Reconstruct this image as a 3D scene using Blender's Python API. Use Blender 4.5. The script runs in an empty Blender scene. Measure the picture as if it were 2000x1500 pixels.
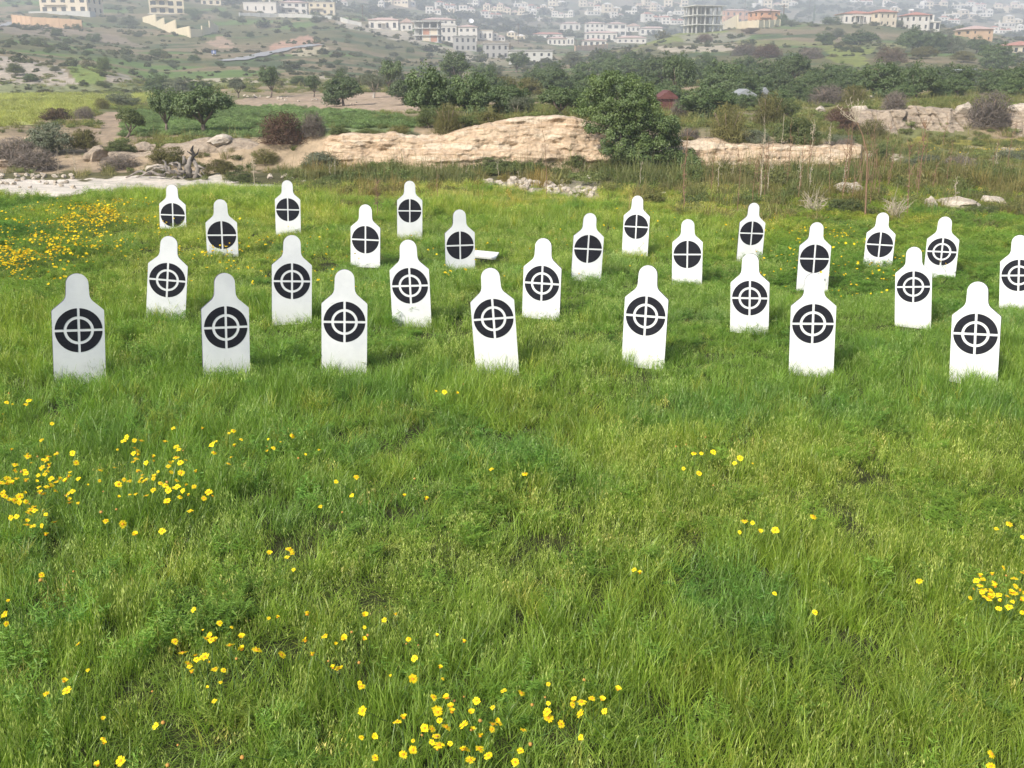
import bpy, math, random
import numpy as np
from mathutils import Vector, Matrix

# ------------------------------------------------------------------ camera, world, sun, exposure
SC = bpy.context.scene
COL = SC.collection
FPX, PITCH, CAMH = 1950.0, math.radians(17.0), 2.93          # focal length in 2000-px units
cam_d = bpy.data.cameras.new('camera')
cam = bpy.data.objects.new('camera', cam_d)
COL.objects.link(cam)
cam.location = (0, 0, CAMH)
cam.rotation_euler = (math.pi / 2 - PITCH, 0, 0)
cam_d.sensor_width = 36.0
cam_d.lens = 36.0 * FPX / 2000.0
cam_d.clip_start, cam_d.clip_end = 0.05, 9000
SC.camera = cam

SUN_EL, SUN_AZ = math.radians(40), math.radians(219)          # azimuth clockwise from +Y: behind the camera, to the left
world = bpy.data.worlds.new('World')
SC.world = world
world.use_nodes = True
wn = world.node_tree
bg = wn.nodes['Background']
sky = wn.nodes.new('ShaderNodeTexSky')
sky.sky_type = 'NISHITA'
sky.sun_disc = False
sky.sun_elevation = SUN_EL
sky.sun_rotation = SUN_AZ
sky.air_density, sky.dust_density, sky.ozone_density = 1.0, 2.5, 1.0
wn.links.new(sky.outputs[0], bg.inputs[0])
bg.inputs[1].default_value = 0.13

sun_d = bpy.data.lights.new('sun', 'SUN')
sun_d.energy = 3.6
sun_d.angle = math.radians(1.2)
sun_d.color = (1.0, 0.96, 0.89)
sun = bpy.data.objects.new('sun', sun_d)
COL.objects.link(sun)
to_sun = Vector((math.sin(SUN_AZ) * math.cos(SUN_EL), math.cos(SUN_AZ) * math.cos(SUN_EL), math.sin(SUN_EL)))
sun.rotation_euler = to_sun.to_track_quat('Z', 'Y').to_euler()
sun.location = to_sun * 50

SC.view_settings.view_transform = 'Standard'
SC.view_settings.look = 'None'
SC.view_settings.exposure = 0.70
SC.view_settings.gamma = 1.0
SC.render.engine = 'CYCLES'
cy = SC.cycles
cy.max_bounces, cy.diffuse_bounces, cy.glossy_bounces, cy.transmission_bounces = 5, 3, 2, 4
cy.volume_bounces, cy.transparent_max_bounces = 1, 4
cy.use_denoising = True
cy.caustics_reflective = cy.caustics_refractive = False

RNG = np.random.default_rng(7)
random.seed(7)
CP, SP = math.cos(PITCH), math.sin(PITCH)

# ------------------------------------------------------------------ small helpers
def ray(px, py):
    u, v = (px - 1000) / FPX, (750 - py) / FPX
    return np.array([u, CP + v * SP, -SP + v * CP])

def project(X, Y, Z):
    z = Y * CP - (Z - CAMH) * SP
    y = Y * SP + (Z - CAMH) * CP
    return 1000 + FPX * X / z, 750 - FPX * y / z

def py2z(Y, py):
    v = (750 - py) / FPX
    return CAMH + Y * (-SP + v * CP) / (CP + v * SP)

def hash2(ix, iy, seed):
    n = (ix.astype(np.int64) * 374761393 + iy.astype(np.int64) * 668265263 + seed * 1442695041) & 0x7fffffff
    n = ((n ^ (n >> 13)) * 1274126177) & 0x7fffffff
    return ((n ^ (n >> 16)) & 0xffff) / 65535.0

def vnoise(x, y, seed=0):
    x, y = np.asarray(x, float), np.asarray(y, float)
    ix, iy = np.floor(x), np.floor(y)
    fx, fy = x - ix, y - iy
    fx, fy = fx * fx * (3 - 2 * fx), fy * fy * (3 - 2 * fy)
    ix, iy = ix.astype(np.int64), iy.astype(np.int64)
    a, b = hash2(ix, iy, seed), hash2(ix + 1, iy, seed)
    c, d = hash2(ix, iy + 1, seed), hash2(ix + 1, iy + 1, seed)
    return (a * (1 - fx) + b * fx) * (1 - fy) + (c * (1 - fx) + d * fx) * fy

def fbm(x, y, seed=0, octv=4):
    s, a, t = 0, 1.0, 0
    for k in range(octv):
        s = s + a * vnoise(np.asarray(x) * 2 ** k, np.asarray(y) * 2 ** k, seed + k * 17)
        t += a
        a *= 0.5
    return s / t

def sstep(a, b, x):
    t = np.clip((np.asarray(x, float) - a) / (b - a), 0, 1)
    return t * t * (3 - 2 * t)

def mesh_np(name, V, faces, mats=(), mat_idx=None, smooth=False, attrs=None):
    """V (n,3); faces: (m,k) array of one size, or a list of lists."""
    me = bpy.data.meshes.new(name)
    V = np.ascontiguousarray(V, np.float32)
    if isinstance(faces, np.ndarray):
        m, k = faces.shape
        me.vertices.add(len(V)); me.vertices.foreach_set('co', V.ravel())
        me.loops.add(m * k); me.loops.foreach_set('vertex_index', np.ascontiguousarray(faces, np.int32).ravel())
        me.polygons.add(m)
        me.polygons.foreach_set('loop_start', np.arange(0, m * k, k, dtype=np.int32))
    else:
        me.from_pydata([tuple(map(float, v)) for v in V], [], [list(map(int, f)) for f in faces])
        m = len(faces)
    for mt in mats:
        me.materials.append(mt)
    if mat_idx is not None:
        me.polygons.foreach_set('material_index', np.asarray(mat_idx, np.int32))
    me.polygons.foreach_set('use_smooth', np.full(m, smooth, bool))
    for nm, (typ, dom, arr) in (attrs or {}).items():
        at = me.attributes.new(nm, typ, dom)
        at.data.foreach_set({'FLOAT': 'value', 'INT': 'value', 'FLOAT_COLOR': 'color', 'FLOAT_VECTOR': 'vector'}[typ], np.ascontiguousarray(arr, np.int32 if typ == 'INT' else np.float32).ravel())
    me.update(calc_edges=True)
    me.validate()
    return me

def link(name, data, parent=None, loc=None, rot=None, scale=None):
    o = bpy.data.objects.new(name, data)
    COL.objects.link(o)
    if parent is not None: o.parent = parent
    if loc is not None: o.location = [float(c) for c in loc]
    if rot is not None: o.rotation_euler = rot
    if scale is not None: o.scale = scale
    return o

def tag(o, label=None, cat=None, group=None, kind=None):
    if label: o['label'] = label
    if cat: o['category'] = cat
    if group: o['group'] = group
    if kind: o['kind'] = kind
    return o

def thing(name, label, cat, loc=(0, 0, 0), rotz=0.0, group=None):
    return tag(link(name, None, None, loc, (0, 0, rotz)), label, cat, group)

def copy_tree(o, parent=None):
    c = o.copy(); COL.objects.link(c)
    if parent is not None: c.parent = parent
    for ch in o.children:
        copy_tree(ch, c)
    return c

class MB:
    """collects simple solids into one mesh"""
    def __init__(s): s.v, s.f, s.m = [], [], []
    def add(s, vs, fs, mi=0):
        b = len(s.v); s.v += [tuple(map(float, v)) for v in vs]
        s.f += [[i + b for i in f] for f in fs]; s.m += [mi] * len(fs)
    def box(s, x0, x1, y0, y1, z0, z1, mi=0):
        s.add([(x0, y0, z0), (x1, y0, z0), (x1, y1, z0), (x0, y1, z0), (x0, y0, z1), (x1, y0, z1), (x1, y1, z1), (x0, y1, z1)],
              [(0, 3, 2, 1), (4, 5, 6, 7), (0, 1, 5, 4), (1, 2, 6, 5), (2, 3, 7, 6), (3, 0, 4, 7)], mi)
    def tube(s, pts, radii, n=6, mi=0, cap=True):
        pts = [np.array(p, float) for p in pts]
        rings = []
        for i, p in enumerate(pts):
            d = pts[min(i + 1, len(pts) - 1)] - pts[max(i - 1, 0)]
            d = d / (np.linalg.norm(d) + 1e-9)
            a = np.cross(d, (0.31, 0.95, 0.05)); a /= np.linalg.norm(a) + 1e-9
            b = np.cross(d, a)
            rings.append([p + radii[i] * (math.cos(2 * math.pi * k / n) * a + math.sin(2 * math.pi * k / n) * b) for k in range(n)])
        vs = [v for r in rings for v in r]
        fs = [(i * n + k, i * n + (k + 1) % n, (i + 1) * n + (k + 1) % n, (i + 1) * n + k) for i in range(len(pts) - 1) for k in range(n)]
        if cap: fs += [tuple(range(n - 1, -1, -1)), tuple((len(pts) - 1) * n + k for k in range(n))]
        s.add(vs, fs, mi)
    def mesh(s, name, mats, smooth=False):
        return mesh_np(name, np.array(s.v), s.f, mats, s.m, smooth)
    def build(s, name, mats, parent=None, smooth=False, **k):
        return link(name, s.mesh(name, mats if isinstance(mats, (list, tuple)) else [mats], smooth), parent, **k)

# ------------------------------------------------------------------ materials
def nmat(name):
    m = bpy.data.materials.new(name); m.use_nodes = True
    nt = m.node_tree; nt.nodes.clear()
    out = nt.nodes.new('ShaderNodeOutputMaterial')
    return m, nt, out

def N(nt, typ, **k):
    n = nt.nodes.new(typ)
    for a, b in k.items(): setattr(n, a, b)
    return n

def ramp(nt, fac, stops):
    r = N(nt, 'ShaderNodeValToRGB')
    e = r.color_ramp.elements
    while len(e) < len(stops): e.new(0.5)
    for el, (p, c) in zip(e, stops):
        el.position = p; el.color = (*c, 1) if len(c) == 3 else c
    nt.links.new(fac, r.inputs[0])
    return r.outputs[0]

def mixc(nt, fac, a, b, mode='MIX'):
    m = N(nt, 'ShaderNodeMix', data_type='RGBA', blend_type=mode)
    for sock, val in ((m.inputs[0], fac), (m.inputs[6], a), (m.inputs[7], b)):
        if hasattr(val, 'is_linked'): nt.links.new(val, sock)
        elif isinstance(val, (int, float)): sock.default_value = val
        else: sock.default_value = (*val, 1)
    return m.outputs[2]

def noise(nt, scale, detail=4, rough=0.55, vec=None, kind='FAC'):
    n = N(nt, 'ShaderNodeTexNoise'); n.inputs['Scale'].default_value = scale
    n.inputs['Detail'].default_value = detail; n.inputs['Roughness'].default_value = rough
    if vec is not None: nt.links.new(vec, n.inputs['Vector'])
    return n.outputs[0 if kind == 'FAC' else 1]

def plain(name, col, rough=0.8, var=0.15, scale=3.0, bump=0.0, metallic=0.0, spec=0.3):
    m, nt, out = nmat(name)
    p = N(nt, 'ShaderNodeBsdfPrincipled')
    tc = N(nt, 'ShaderNodeTexCoord')
    f = noise(nt, scale, 5, 0.6, tc.outputs['Object'])
    c = ramp(nt, f, [(0.3, tuple(x * (1 - var) for x in col)), (0.7, tuple(min(1, x * (1 + var)) for x in col))])
    nt.links.new(c, p.inputs['Base Color'])
    p.inputs['Roughness'].default_value = rough
    p.inputs['Metallic'].default_value = metallic
    p.inputs['Specular IOR Level'].default_value = spec
    if bump:
        b = N(nt, 'ShaderNodeBump'); b.inputs['Strength'].default_value = bump
        nt.links.new(noise(nt, scale * 6, 6, 0.65, tc.outputs['Object']), b.inputs['Height'])
        nt.links.new(b.outputs[0], p.inputs['Normal'])
    nt.links.new(p.outputs[0], out.inputs[0])
    return m

def leafmat(name, c0, c1, trans=0.35, attr='tone', rough=0.55, tint_attr=None, gloss=0.04):
    """leaf: colour between c0 and c1 by a per-leaf number; partly translucent"""
    m, nt, out = nmat(name)
    a = N(nt, 'ShaderNodeAttribute', attribute_name=attr)
    oi = N(nt, 'ShaderNodeObjectInfo')
    c = mixc(nt, a.outputs['Fac'], c0, c1)
    hv = N(nt, 'ShaderNodeMapRange'); hv.inputs['To Min'].default_value = 0.8; hv.inputs['To Max'].default_value = 1.2
    nt.links.new(oi.outputs['Random'], hv.inputs['Value'])
    hs = N(nt, 'ShaderNodeHueSaturation'); nt.links.new(c, hs.inputs['Color']); nt.links.new(hv.outputs[0], hs.inputs['Value'])
    c = hs.outputs[0]
    if tint_attr:
        t = N(nt, 'ShaderNodeAttribute', attribute_name=tint_attr, attribute_type='INSTANCER')
        c = mixc(nt, 1.0, c, t.outputs['Color'], 'MULTIPLY')
    d = N(nt, 'ShaderNodeBsdfDiffuse'); tr = N(nt, 'ShaderNodeBsdfTranslucent')
    nt.links.new(c, d.inputs[0])
    ct = mixc(nt, 1.0, c, (1.15, 1.2, 0.55), 'MULTIPLY')
    nt.links.new(ct, tr.inputs[0])
    mx = N(nt, 'ShaderNodeMixShader'); mx.inputs[0].default_value = trans
    nt.links.new(d.outputs[0], mx.inputs[1]); nt.links.new(tr.outputs[0], mx.inputs[2])
    sh = mx.outputs[0]
    if gloss:
        g = N(nt, 'ShaderNodeBsdfGlossy'); g.inputs['Roughness'].default_value = rough
        m2 = N(nt, 'ShaderNodeMixShader'); m2.inputs[0].default_value = gloss
        nt.links.new(sh, m2.inputs[1]); nt.links.new(g.outputs[0], m2.inputs[2]); sh = m2.outputs[0]
    nt.links.new(sh, out.inputs[0])
    return m

# ------------------------------------------------------------------ terrain: soil heights from a few surveyed profiles
PROF = {   # bearing (as 2000-px column): (distance, height given as the row it is seen at)
 -400: [(31,345),(34,325),(38,275),(45,250),(125,182),(150,122),(200,95),(400,45),(520,25),(800,-45),(1500,-110),(2600,-160)],
 0:    [(30,349),(34,325),(39,262),(46,247),(125,182),(150,122),(200,92),(400,45),(520,22),(800,-45),(1500,-110),(2600,-160)],
 180:  [(30,350),(33,330),(36,295),(42,262),(50,240),(125,182),(142,140),(170,128),(300,80),(430,44),(520,22),(800,-45),(1500,-110),(2600,-160)],
 300:  [(29.5,352),(31.5,338),(34,290),(40,262),(60,226),(120,186),(170,150),(300,95),(430,48),(480,35),(600,5),(800,-45),(1500,-100),(2600,-160)],
 480:  [(30,346),(32,332),(34,272),(45,245),(62,220),(85,193),(130,165),(200,130),(330,85),(430,48),(500,32),(700,0),(1500,-100),(2600,-160)],
 640:  [(32,333),(33.6,254),(36,247),(60,220),(66,213),(85,190),(130,163),(200,135),(330,85),(440,42),(520,30),(560,33),(700,15),(1100,-40),(2600,-150)],
 800:  [(32,335),(33.6,254),(40,236),(60,208),(90,180),(130,165),(200,150),(300,112),(420,76),(470,56),(560,45),(700,35),(1000,-5),(1400,-60),(2600,-150)],
 950:  [(32,337),(33.6,243),(45,220),(70,197),(110,172),(160,155),(250,135),(350,116),(450,92),(520,80),(620,65),(800,40),(1100,0),(1500,-55),(2600,-140)],
 1080: [(32,338),(33.6,233),(45,216),(70,198),(110,172),(160,152),(250,130),(330,119),(380,112),(450,100),(560,86),(650,76),(800,55),(1100,10),(1500,-50),(2600,-140)],
 1200: [(32,338),(33.6,242),(45,218),(70,198),(110,168),(160,145),(250,115),(300,103),(330,98),(370,108),(450,105),(650,75),(800,50),(1100,10),(1500,-50),(2600,-140)],
 1320: [(32,338),(33.6,274),(40,244),(60,212),(100,172),(160,138),(230,108),(300,82),(350,66),(380,63),(430,85),(500,95),(650,75),(800,50),(1100,12),(1500,-40),(2600,-120)],
 1480: [(32,340),(33.6,275),(42,248),(60,215),(100,170),(160,135),(220,106),(228,98),(300,72),(350,53),(390,47),(440,75),(520,90),(700,62),(900,30),(1300,-5),(1700,-40),(2600,-100)],
 1620: [(32,340),(33.6,285),(42,250),(48,232),(70,200),(110,160),(160,128),(220,98),(300,70),(350,52),(400,46),(450,75),(520,90),(700,62),(900,30),(1300,-5),(1700,-40),(2600,-95)],
 1700: [(32,339),(35,326),(40,288),(44,268),(46.5,216),(60,198),(110,158),(160,128),(220,100),(300,72),(370,50),(430,47),(480,75),(560,85),(700,62),(900,32),(1300,0),(2600,-85)],
 1850: [(32,343),(36,322),(40,296),(44,270),(46.5,213),(60,196),(110,160),(160,132),(220,102),(300,80),(380,62),(440,58),(500,85),(600,80),(700,65),(900,38),(1300,4),(2600,-75)],
 2000: [(32,346),(36,326),(40,300),(44,270),(46.5,212),(60,196),(110,165),(160,140),(220,118),(300,100),(380,88),(440,84),(520,95),(700,68),(900,42),(1300,8),(2600,-60)],
 2400: [(32,350),(36,330),(40,300),(44,270),(46.5,212),(60,196),(110,165),(160,140),(220,118),(300,100),(380,88),(440,84),(520,95),(700,68),(900,42),(1300,8),(2600,-60)],
}
PC = sorted(PROF)
PS = np.array([(c - 1000) / FPX / 1.0388 for c in PC])          # tangent of the bearing
PROFZ = [(1 / np.array([a for a, _ in PROF[c]][::-1], float), np.array([py2z(a, b) * 1.0 for a, b in PROF[c]][::-1]) / np.array([a for a, _ in PROF[c]][::-1], float)) for c in PC]

def meadow_z(X, Y):
    return 0.06 - 0.0328 * np.clip(X, -30, 30) + 0.07 * (fbm(X * 0.35, Y * 0.35, 3, 3) - 0.5)

def height(X, Y):
    X, Y = np.asarray(X, float), np.asarray(Y, float)
    X, Y = np.broadcast_arrays(X, Y)
    zm = meadow_z(X, Y)
    Yc = np.maximum(Y, 20.0)
    s = X / Yc
    zs = []
    for iv, zr in PROFZ:                                        # z/Y is linear in 1/Y: straight slopes between the survey points
        zs.append(Yc * np.interp(1 / Yc, iv, zr))
    zs = np.array(zs)
    k = np.clip(np.searchsorted(PS, s) - 1, 0, len(PS) - 2)
    t = np.clip((s - PS[k]) / (PS[k + 1] - PS[k]), 0, 1)
    t = t * t * (3 - 2 * t) * 0.5 + t * 0.5
    idx = np.indices(s.shape)
    zf = zs[(k, *idx)] * (1 - t) + zs[(k + 1, *idx)] * t
    b = sstep(22.5, 29.5, Y)
    bump = (fbm(X / 9.0, Y / 9.0, 21, 3) - 0.5) * 0.5 * sstep(60, 130, Y) + (fbm(X / 30.0, Y / 30.0, 31, 4) - 0.5) * 4.0 * sstep(150, 420, Y) + (fbm(X / 110.0, Y / 110.0, 41, 3) - 0.5) * 16.0 * sstep(600, 1300, Y) + (fbm(X / 1.7, Y / 1.7, 51, 3) - 0.5) * 0.22 * sstep(24, 30, Y)
    return zm * (1 - b) + zf * b + bump

_YS = np.concatenate([np.linspace(2, 60, 1200), np.geomspace(60.1, 2400, 900)])
def ground_at(px, py):
    """the point of the ground seen at this row and column of the survey photograph"""
    d = ray(px, py)
    t = _YS / d[1]
    X, Z = d[0] * t, CAMH + d[2] * t
    h = height(X, _YS)
    hit = np.nonzero(Z <= h)[0]
    i = hit[0] if len(hit) else len(_YS) - 1
    i0 = max(i - 1, 0)
    a, b = Z[i0] - h[i0], h[i] - Z[i]
    w = a / (a + b) if (a + b) > 1e-9 and i != i0 else 0.0
    Y = _YS[i0] * (1 - w) + _YS[i] * w
    X = d[0] * Y / d[1]
    return np.array([X, Y, float(height(X, Y))])

def depth_of(P):
    return P[1] * CP - (P[2] - CAMH) * SP

# one sheet, from behind the camera to the far hill
a_in = np.linspace(-0.62, 0.62, 620); a_out = np.linspace(0.64, 1.25, 40)
A = np.concatenate([-a_out[::-1], a_in, a_out])
R = np.concatenate([np.linspace(-6, 22, 70), np.linspace(22.2, 50, 190), np.geomspace(50.5, 2500, 340)])
AA, RR = np.meshgrid(A, R)
TX, TY = AA * (RR + 14.0 * (1 - sstep(10, 120, RR))), RR
TZ = height(TX, TY)
TPX, TPY = project(TX, np.maximum(TY, 1.0), TZ)

def poly_mask(poly, soft=6.0):
    """soft inside-test of a polygon given in survey-photo pixels, with a ragged edge"""
    lt = np.log(np.maximum(TY, 1)) * 14
    x = TPX + (fbm(TX / np.maximum(TY, 1) * 50, lt, 5, 4) - 0.5) * soft * 9
    y = TPY + (fbm(TX / np.maximum(TY, 1) * 60, lt * 1.5, 9, 4) - 0.5) * soft * 2.6
    ins = np.zeros(TPX.shape, bool)
    n = len(poly)
    for i in range(n):
        (x1, y1), (x2, y2) = poly[i], poly[(i + 1) % n]
        c = ((y1 > y) != (y2 > y))
        with np.errstate(divide='ignore', invalid='ignore'):
            ins ^= c & (x < (x2 - x1) * (y - y1) / (y2 - y1 + 1e-12) + x1)
    return ins.astype(float)

TC = np.zeros(TX.shape + (3,))
def lay(mask, col):
    global TC
    TC = TC * (1 - mask[..., None]) + np.array(col) * mask[..., None]
n1 = fbm(TX / 3, TY / 3, 61, 4); n2 = fbm(TX / 14, TY / 14, 62, 4); n3 = fbm(TX / 45, TY / 45, 63, 4)
lay(np.ones_like(TX), (0.045, 0.05, 0.018))                                            # meadow soil
lay(sstep(21, 27, TY + 6 * (n1 - .5)), (0.10, 0.095, 0.045))                           # undergrowth floor
lay(sstep(31.6, 33.5, TY), (0.27, 0.21, 0.14))                                         # bare earth of the plateau
lay(sstep(0.42, 0.62, n2) * sstep(34, 37, TY), (0.13, 0.14, 0.06))                     # weeds on it
hill = sstep(120, 165, TY)
lay(hill, (0.13, 0.125, 0.06))
lay(hill * sstep(0.46, 0.62, n3), (0.22, 0.175, 0.11))
lay(hill * sstep(0.56, 0.7, n2), (0.075, 0.10, 0.045))
lay(hill * sstep(0.6, 0.72, fbm(TX / 22, TY / 22, 66, 4)), (0.11, 0.17, 0.05))
lay(sstep(560, 760, TY) * 0.7, (0.125, 0.13, 0.09))
lay(sstep(700, 800, TY) * sstep(0.52, 0.68, fbm(TX / 40, TY / 40, 67, 4)) * 0.7, (0.27, 0.22, 0.17))
def zone(poly, col, soft=6.0, k=1.0, y0=0, y1=9999):
    lay(poly_mask(poly, soft) * k * ((TY > y0) & (TY < y1)), col)
zone([(-420,182),(300,182),(318,196),(265,206),(225,196),(190,212),(150,222),(60,244),(-420,250)], (0.36, 0.38, 0.13), 4, 1, 30, 135)   # ripe green field
zone([(255,225),(330,215),(430,208),(620,214),(700,222),(815,238),(800,262),(640,262),(470,268),(330,262),(250,262)], (0.16, 0.20, 0.09), 4, 1, 30, 140)
zone([(190,222),(285,213),(300,240),(290,270),(150,280)], (0.30, 0.23, 0.165), 4, 1, 30, 140)
zone([(455,196),(520,187),(640,184),(700,180),(830,182),(860,215),(720,220),(600,213),(470,205)], (0.33, 0.255, 0.19), 3, 1, 50, 150)
zone([(1320,178),(1500,178),(2000,190),(2000,214),(1650,212),(1500,225)], (0.20, 0.19, 0.08), 5, .8, 40, 150)
zone([(-420,118),(45,112),(120,128),(128,150),(180,170),(200,183),(-420,184)], (0.36, 0.31, 0.26), 6, 1, 100, 260)
zone([(130,124),(192,128),(200,166),(140,160)], (0.17, 0.22, 0.06), 5, 1, 100, 260)
zone([(200,150),(240,140),(262,150),(250,168),(205,170)], (0.33, 0.29, 0.24), 6, .8, 100, 260)
zone([(522,98),(545,80),(600,70),(622,78),(628,92),(590,97)], (0.40, 0.25, 0.18), 4, 1, 150, 600)
zone([(400,82),(418,68),(450,80),(465,98),(440,92)], (0.38, 0.27, 0.2), 5, .9, 150, 600)
zone([(570,103),(600,93),(640,90),(625,104),(580,112)], (0.40, 0.35, 0.24), 5, .9, 150, 600)
zone([(0,40),(60,42),(160,58),(240,72),(300,92),(260,92),(150,72),(0,66)], (0.27, 0.21, 0.17), 7, .7, 150, 600)
zone([(655,33),(700,48),(780,62),(860,88),(930,108),(985,128),(940,122),(860,100),(790,80),(720,62),(665,46)], (0.40, 0.355, 0.29), 5, .9, 250, 700)
zone([(780,60),(830,84),(960,112),(1070,124),(1040,132),(930,126),(830,100)], (0.30, 0.27, 0.2), 7, .6, 250, 700)
zone([(-420,178),(600,152),(620,160),(330,184),(-420,186)], (0.16, 0.19, 0.07), 4, .8, 100, 220)
zone([(300,163),(420,153),(640,148),(650,157),(430,163)], (0.40, 0.35, 0.27), 4, .9, 100, 260)
zone([(1290,92),(1440,88),(1450,98),(1300,103)], (0.42, 0.36, 0.28), 4, .9, 150, 420)
zone([(1195,100),(1260,84),(1340,60),(1430,58),(1420,68),(1300,84)], (0.19, 0.22, 0.06), 5, .9, 200, 420)
zone([(1320,66),(1440,62),(1470,72),(1400,86),(1330,82)], (0.27, 0.25, 0.19), 6, .8, 200, 420)
zone([(1600,92),(1700,95),(1680,130),(1620,118)], (0.20, 0.23, 0.06), 6, .8, 100, 420)
zone([(1440,78),(1900,86),(1900,94),(1440,90)], (0.22, 0.22, 0.09), 4, .8, 150, 420)
zone([(1300,118),(1390,112),(1400,128),(1320,132)], (0.21, 0.24, 0.09), 4, .8, 80, 420)
pale = [(-60,352),(60,348),(160,352),(240,344),(330,348),(380,352),(420,338),(440,352),(520,360),(600,364),(560,372),(430,368),(300,374),(140,382),(60,388),(-60,384)]
zone(pale, (0.53, 0.485, 0.42), 5, 1, 18, 34)
zone([(930,356),(1020,352),(1150,352),(1185,362),(1165,392),(1080,388),(1000,372)], (0.30, 0.27, 0.2), 7, .8, 18, 34)
zone([(-400,262),(60,268),(120,300),(330,300),(640,262),(650,330),(330,338),(0,335),(-400,335)], (0.34, 0.265, 0.185), 7, .85, 30, 42)
zone([(1690,290),(1760,302),(1720,330),(1600,336),(1560,330)], (0.50, 0.43, 0.33), 5, .9, 31, 42)
zone([(1780,270),(2400,270),(2400,292),(1850,292),(1760,284)], (0.24, 0.22, 0.05), 6, .8, 34, 46)
zone([(1850,286),(2000,290),(2400,290),(2400,330),(1980,326),(1890,318)], (0.40, 0.34, 0.26), 7, .8, 30, 46)
TC *= (0.82 + 0.36 * n1)[..., None]

m, nt, out = nmat('ground')
at = N(nt, 'ShaderNodeAttribute', attribute_name='albedo')
geo = N(nt, 'ShaderNodeNewGeometry')
nA = noise(nt, 1.6, 8, 0.68, geo.outputs['Position']); nB = noise(nt, 0.12, 8, 0.7, geo.outputs['Position'])
c = mixc(nt, 1.0, at.outputs['Color'], ramp(nt, nA, [(0.28, (0.62, 0.63, 0.6)), (0.72, (1.35, 1.32, 1.3))]), 'MULTIPLY')
c = mixc(nt, 1.0, c, ramp(nt, nB, [(0.3, (0.72, 0.76, 0.72)), (0.7, (1.25, 1.2, 1.2))]), 'MULTIPLY')
p = N(nt, 'ShaderNodeBsdfPrincipled'); p.inputs['Roughness'].default_value = 0.95; p.inputs['Specular IOR Level'].default_value = 0.1
nt.links.new(c, p.inputs['Base Color'])
bp = N(nt, 'ShaderNodeBump'); bp.inputs['Strength'].default_value = 0.7; bp.inputs['Distance'].default_value = 0.25
nt.links.new(nA, bp.inputs['Height']); nt.links.new(bp.outputs[0], p.inputs['Normal'])
nt.links.new(p.outputs[0], out.inputs[0])
M_GROUND = m
nr, nc = TX.shape
I = np.arange(nr * nc).reshape(nr, nc)
quads = np.stack([I[:-1, :-1], I[:-1, 1:], I[1:, 1:], I[1:, :-1]], -1).reshape(-1, 4)
me = mesh_np('ground', np.stack([TX, TY, TZ], -1).reshape(-1, 3), quads, [M_GROUND], None, True,
             {'albedo': ('FLOAT_COLOR', 'POINT', np.concatenate([TC, np.ones(TC.shape[:2] + (1,))], -1).reshape(-1, 4))})
tag(link('ground', me), kind='structure')

# ------------------------------------------------------------------ rock banks: strata in relief
def rockmat(name, stops, bump=0.8, sc=1.0):
    m, nt, out = nmat(name)
    geo = N(nt, 'ShaderNodeNewGeometry')
    mp = N(nt, 'ShaderNodeMapping'); mp.inputs['Scale'].default_value = (0.35 * sc, 0.35 * sc, 2.6 * sc)
    nt.links.new(geo.outputs['Position'], mp.inputs[0])
    st = noise(nt, 1.6, 7, 0.62, mp.outputs[0]); fi = noise(nt, 7 * sc, 8, 0.7, geo.outputs['Position'])
    c = ramp(nt, st, stops)
    c = mixc(nt, 1.0, c, ramp(nt, fi, [(0.3, (0.72, 0.7, 0.68)), (0.62, (1.12, 1.12, 1.12))]), 'MULTIPLY')
    p = N(nt, 'ShaderNodeBsdfPrincipled'); p.inputs['Roughness'].default_value = 0.95; p.inputs['Specular IOR Level'].default_value = 0.1
    nt.links.new(c, p.inputs['Base Color'])
    b = N(nt, 'ShaderNodeBump'); b.inputs['Strength'].default_value = bump; b.inputs['Distance'].default_value = 0.15
    ad = N(nt, 'ShaderNodeMath', operation='ADD'); nt.links.new(st, ad.inputs[0]); nt.links.new(fi, ad.inputs[1])
    nt.links.new(ad.outputs[0], b.inputs['Height']); nt.links.new(b.outputs[0], p.inputs['Normal'])
    nt.links.new(p.outputs[0], out.inputs[0])
    return m
M_SAND = rockmat('sandstone', [(0.3, (0.36, 0.25, 0.16)), (0.43, (0.56, 0.44, 0.31)), (0.52, (0.45, 0.325, 0.215)), (0.58, (0.59, 0.48, 0.35)), (0.7, (0.63, 0.52, 0.39))])
M_GREYROCK = rockmat('weathered_rock', [(0.3, (0.24, 0.19, 0.14)), (0.45, (0.38, 0.31, 0.235)), (0.58, (0.28, 0.225, 0.17)), (0.72, (0.46, 0.40, 0.32))])
M_STONE = rockmat('field_stone', [(0.3, (0.32, 0.27, 0.21)), (0.55, (0.48, 0.42, 0.34)), (0.75, (0.58, 0.52, 0.43))], 0.5, 3.0)

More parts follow.
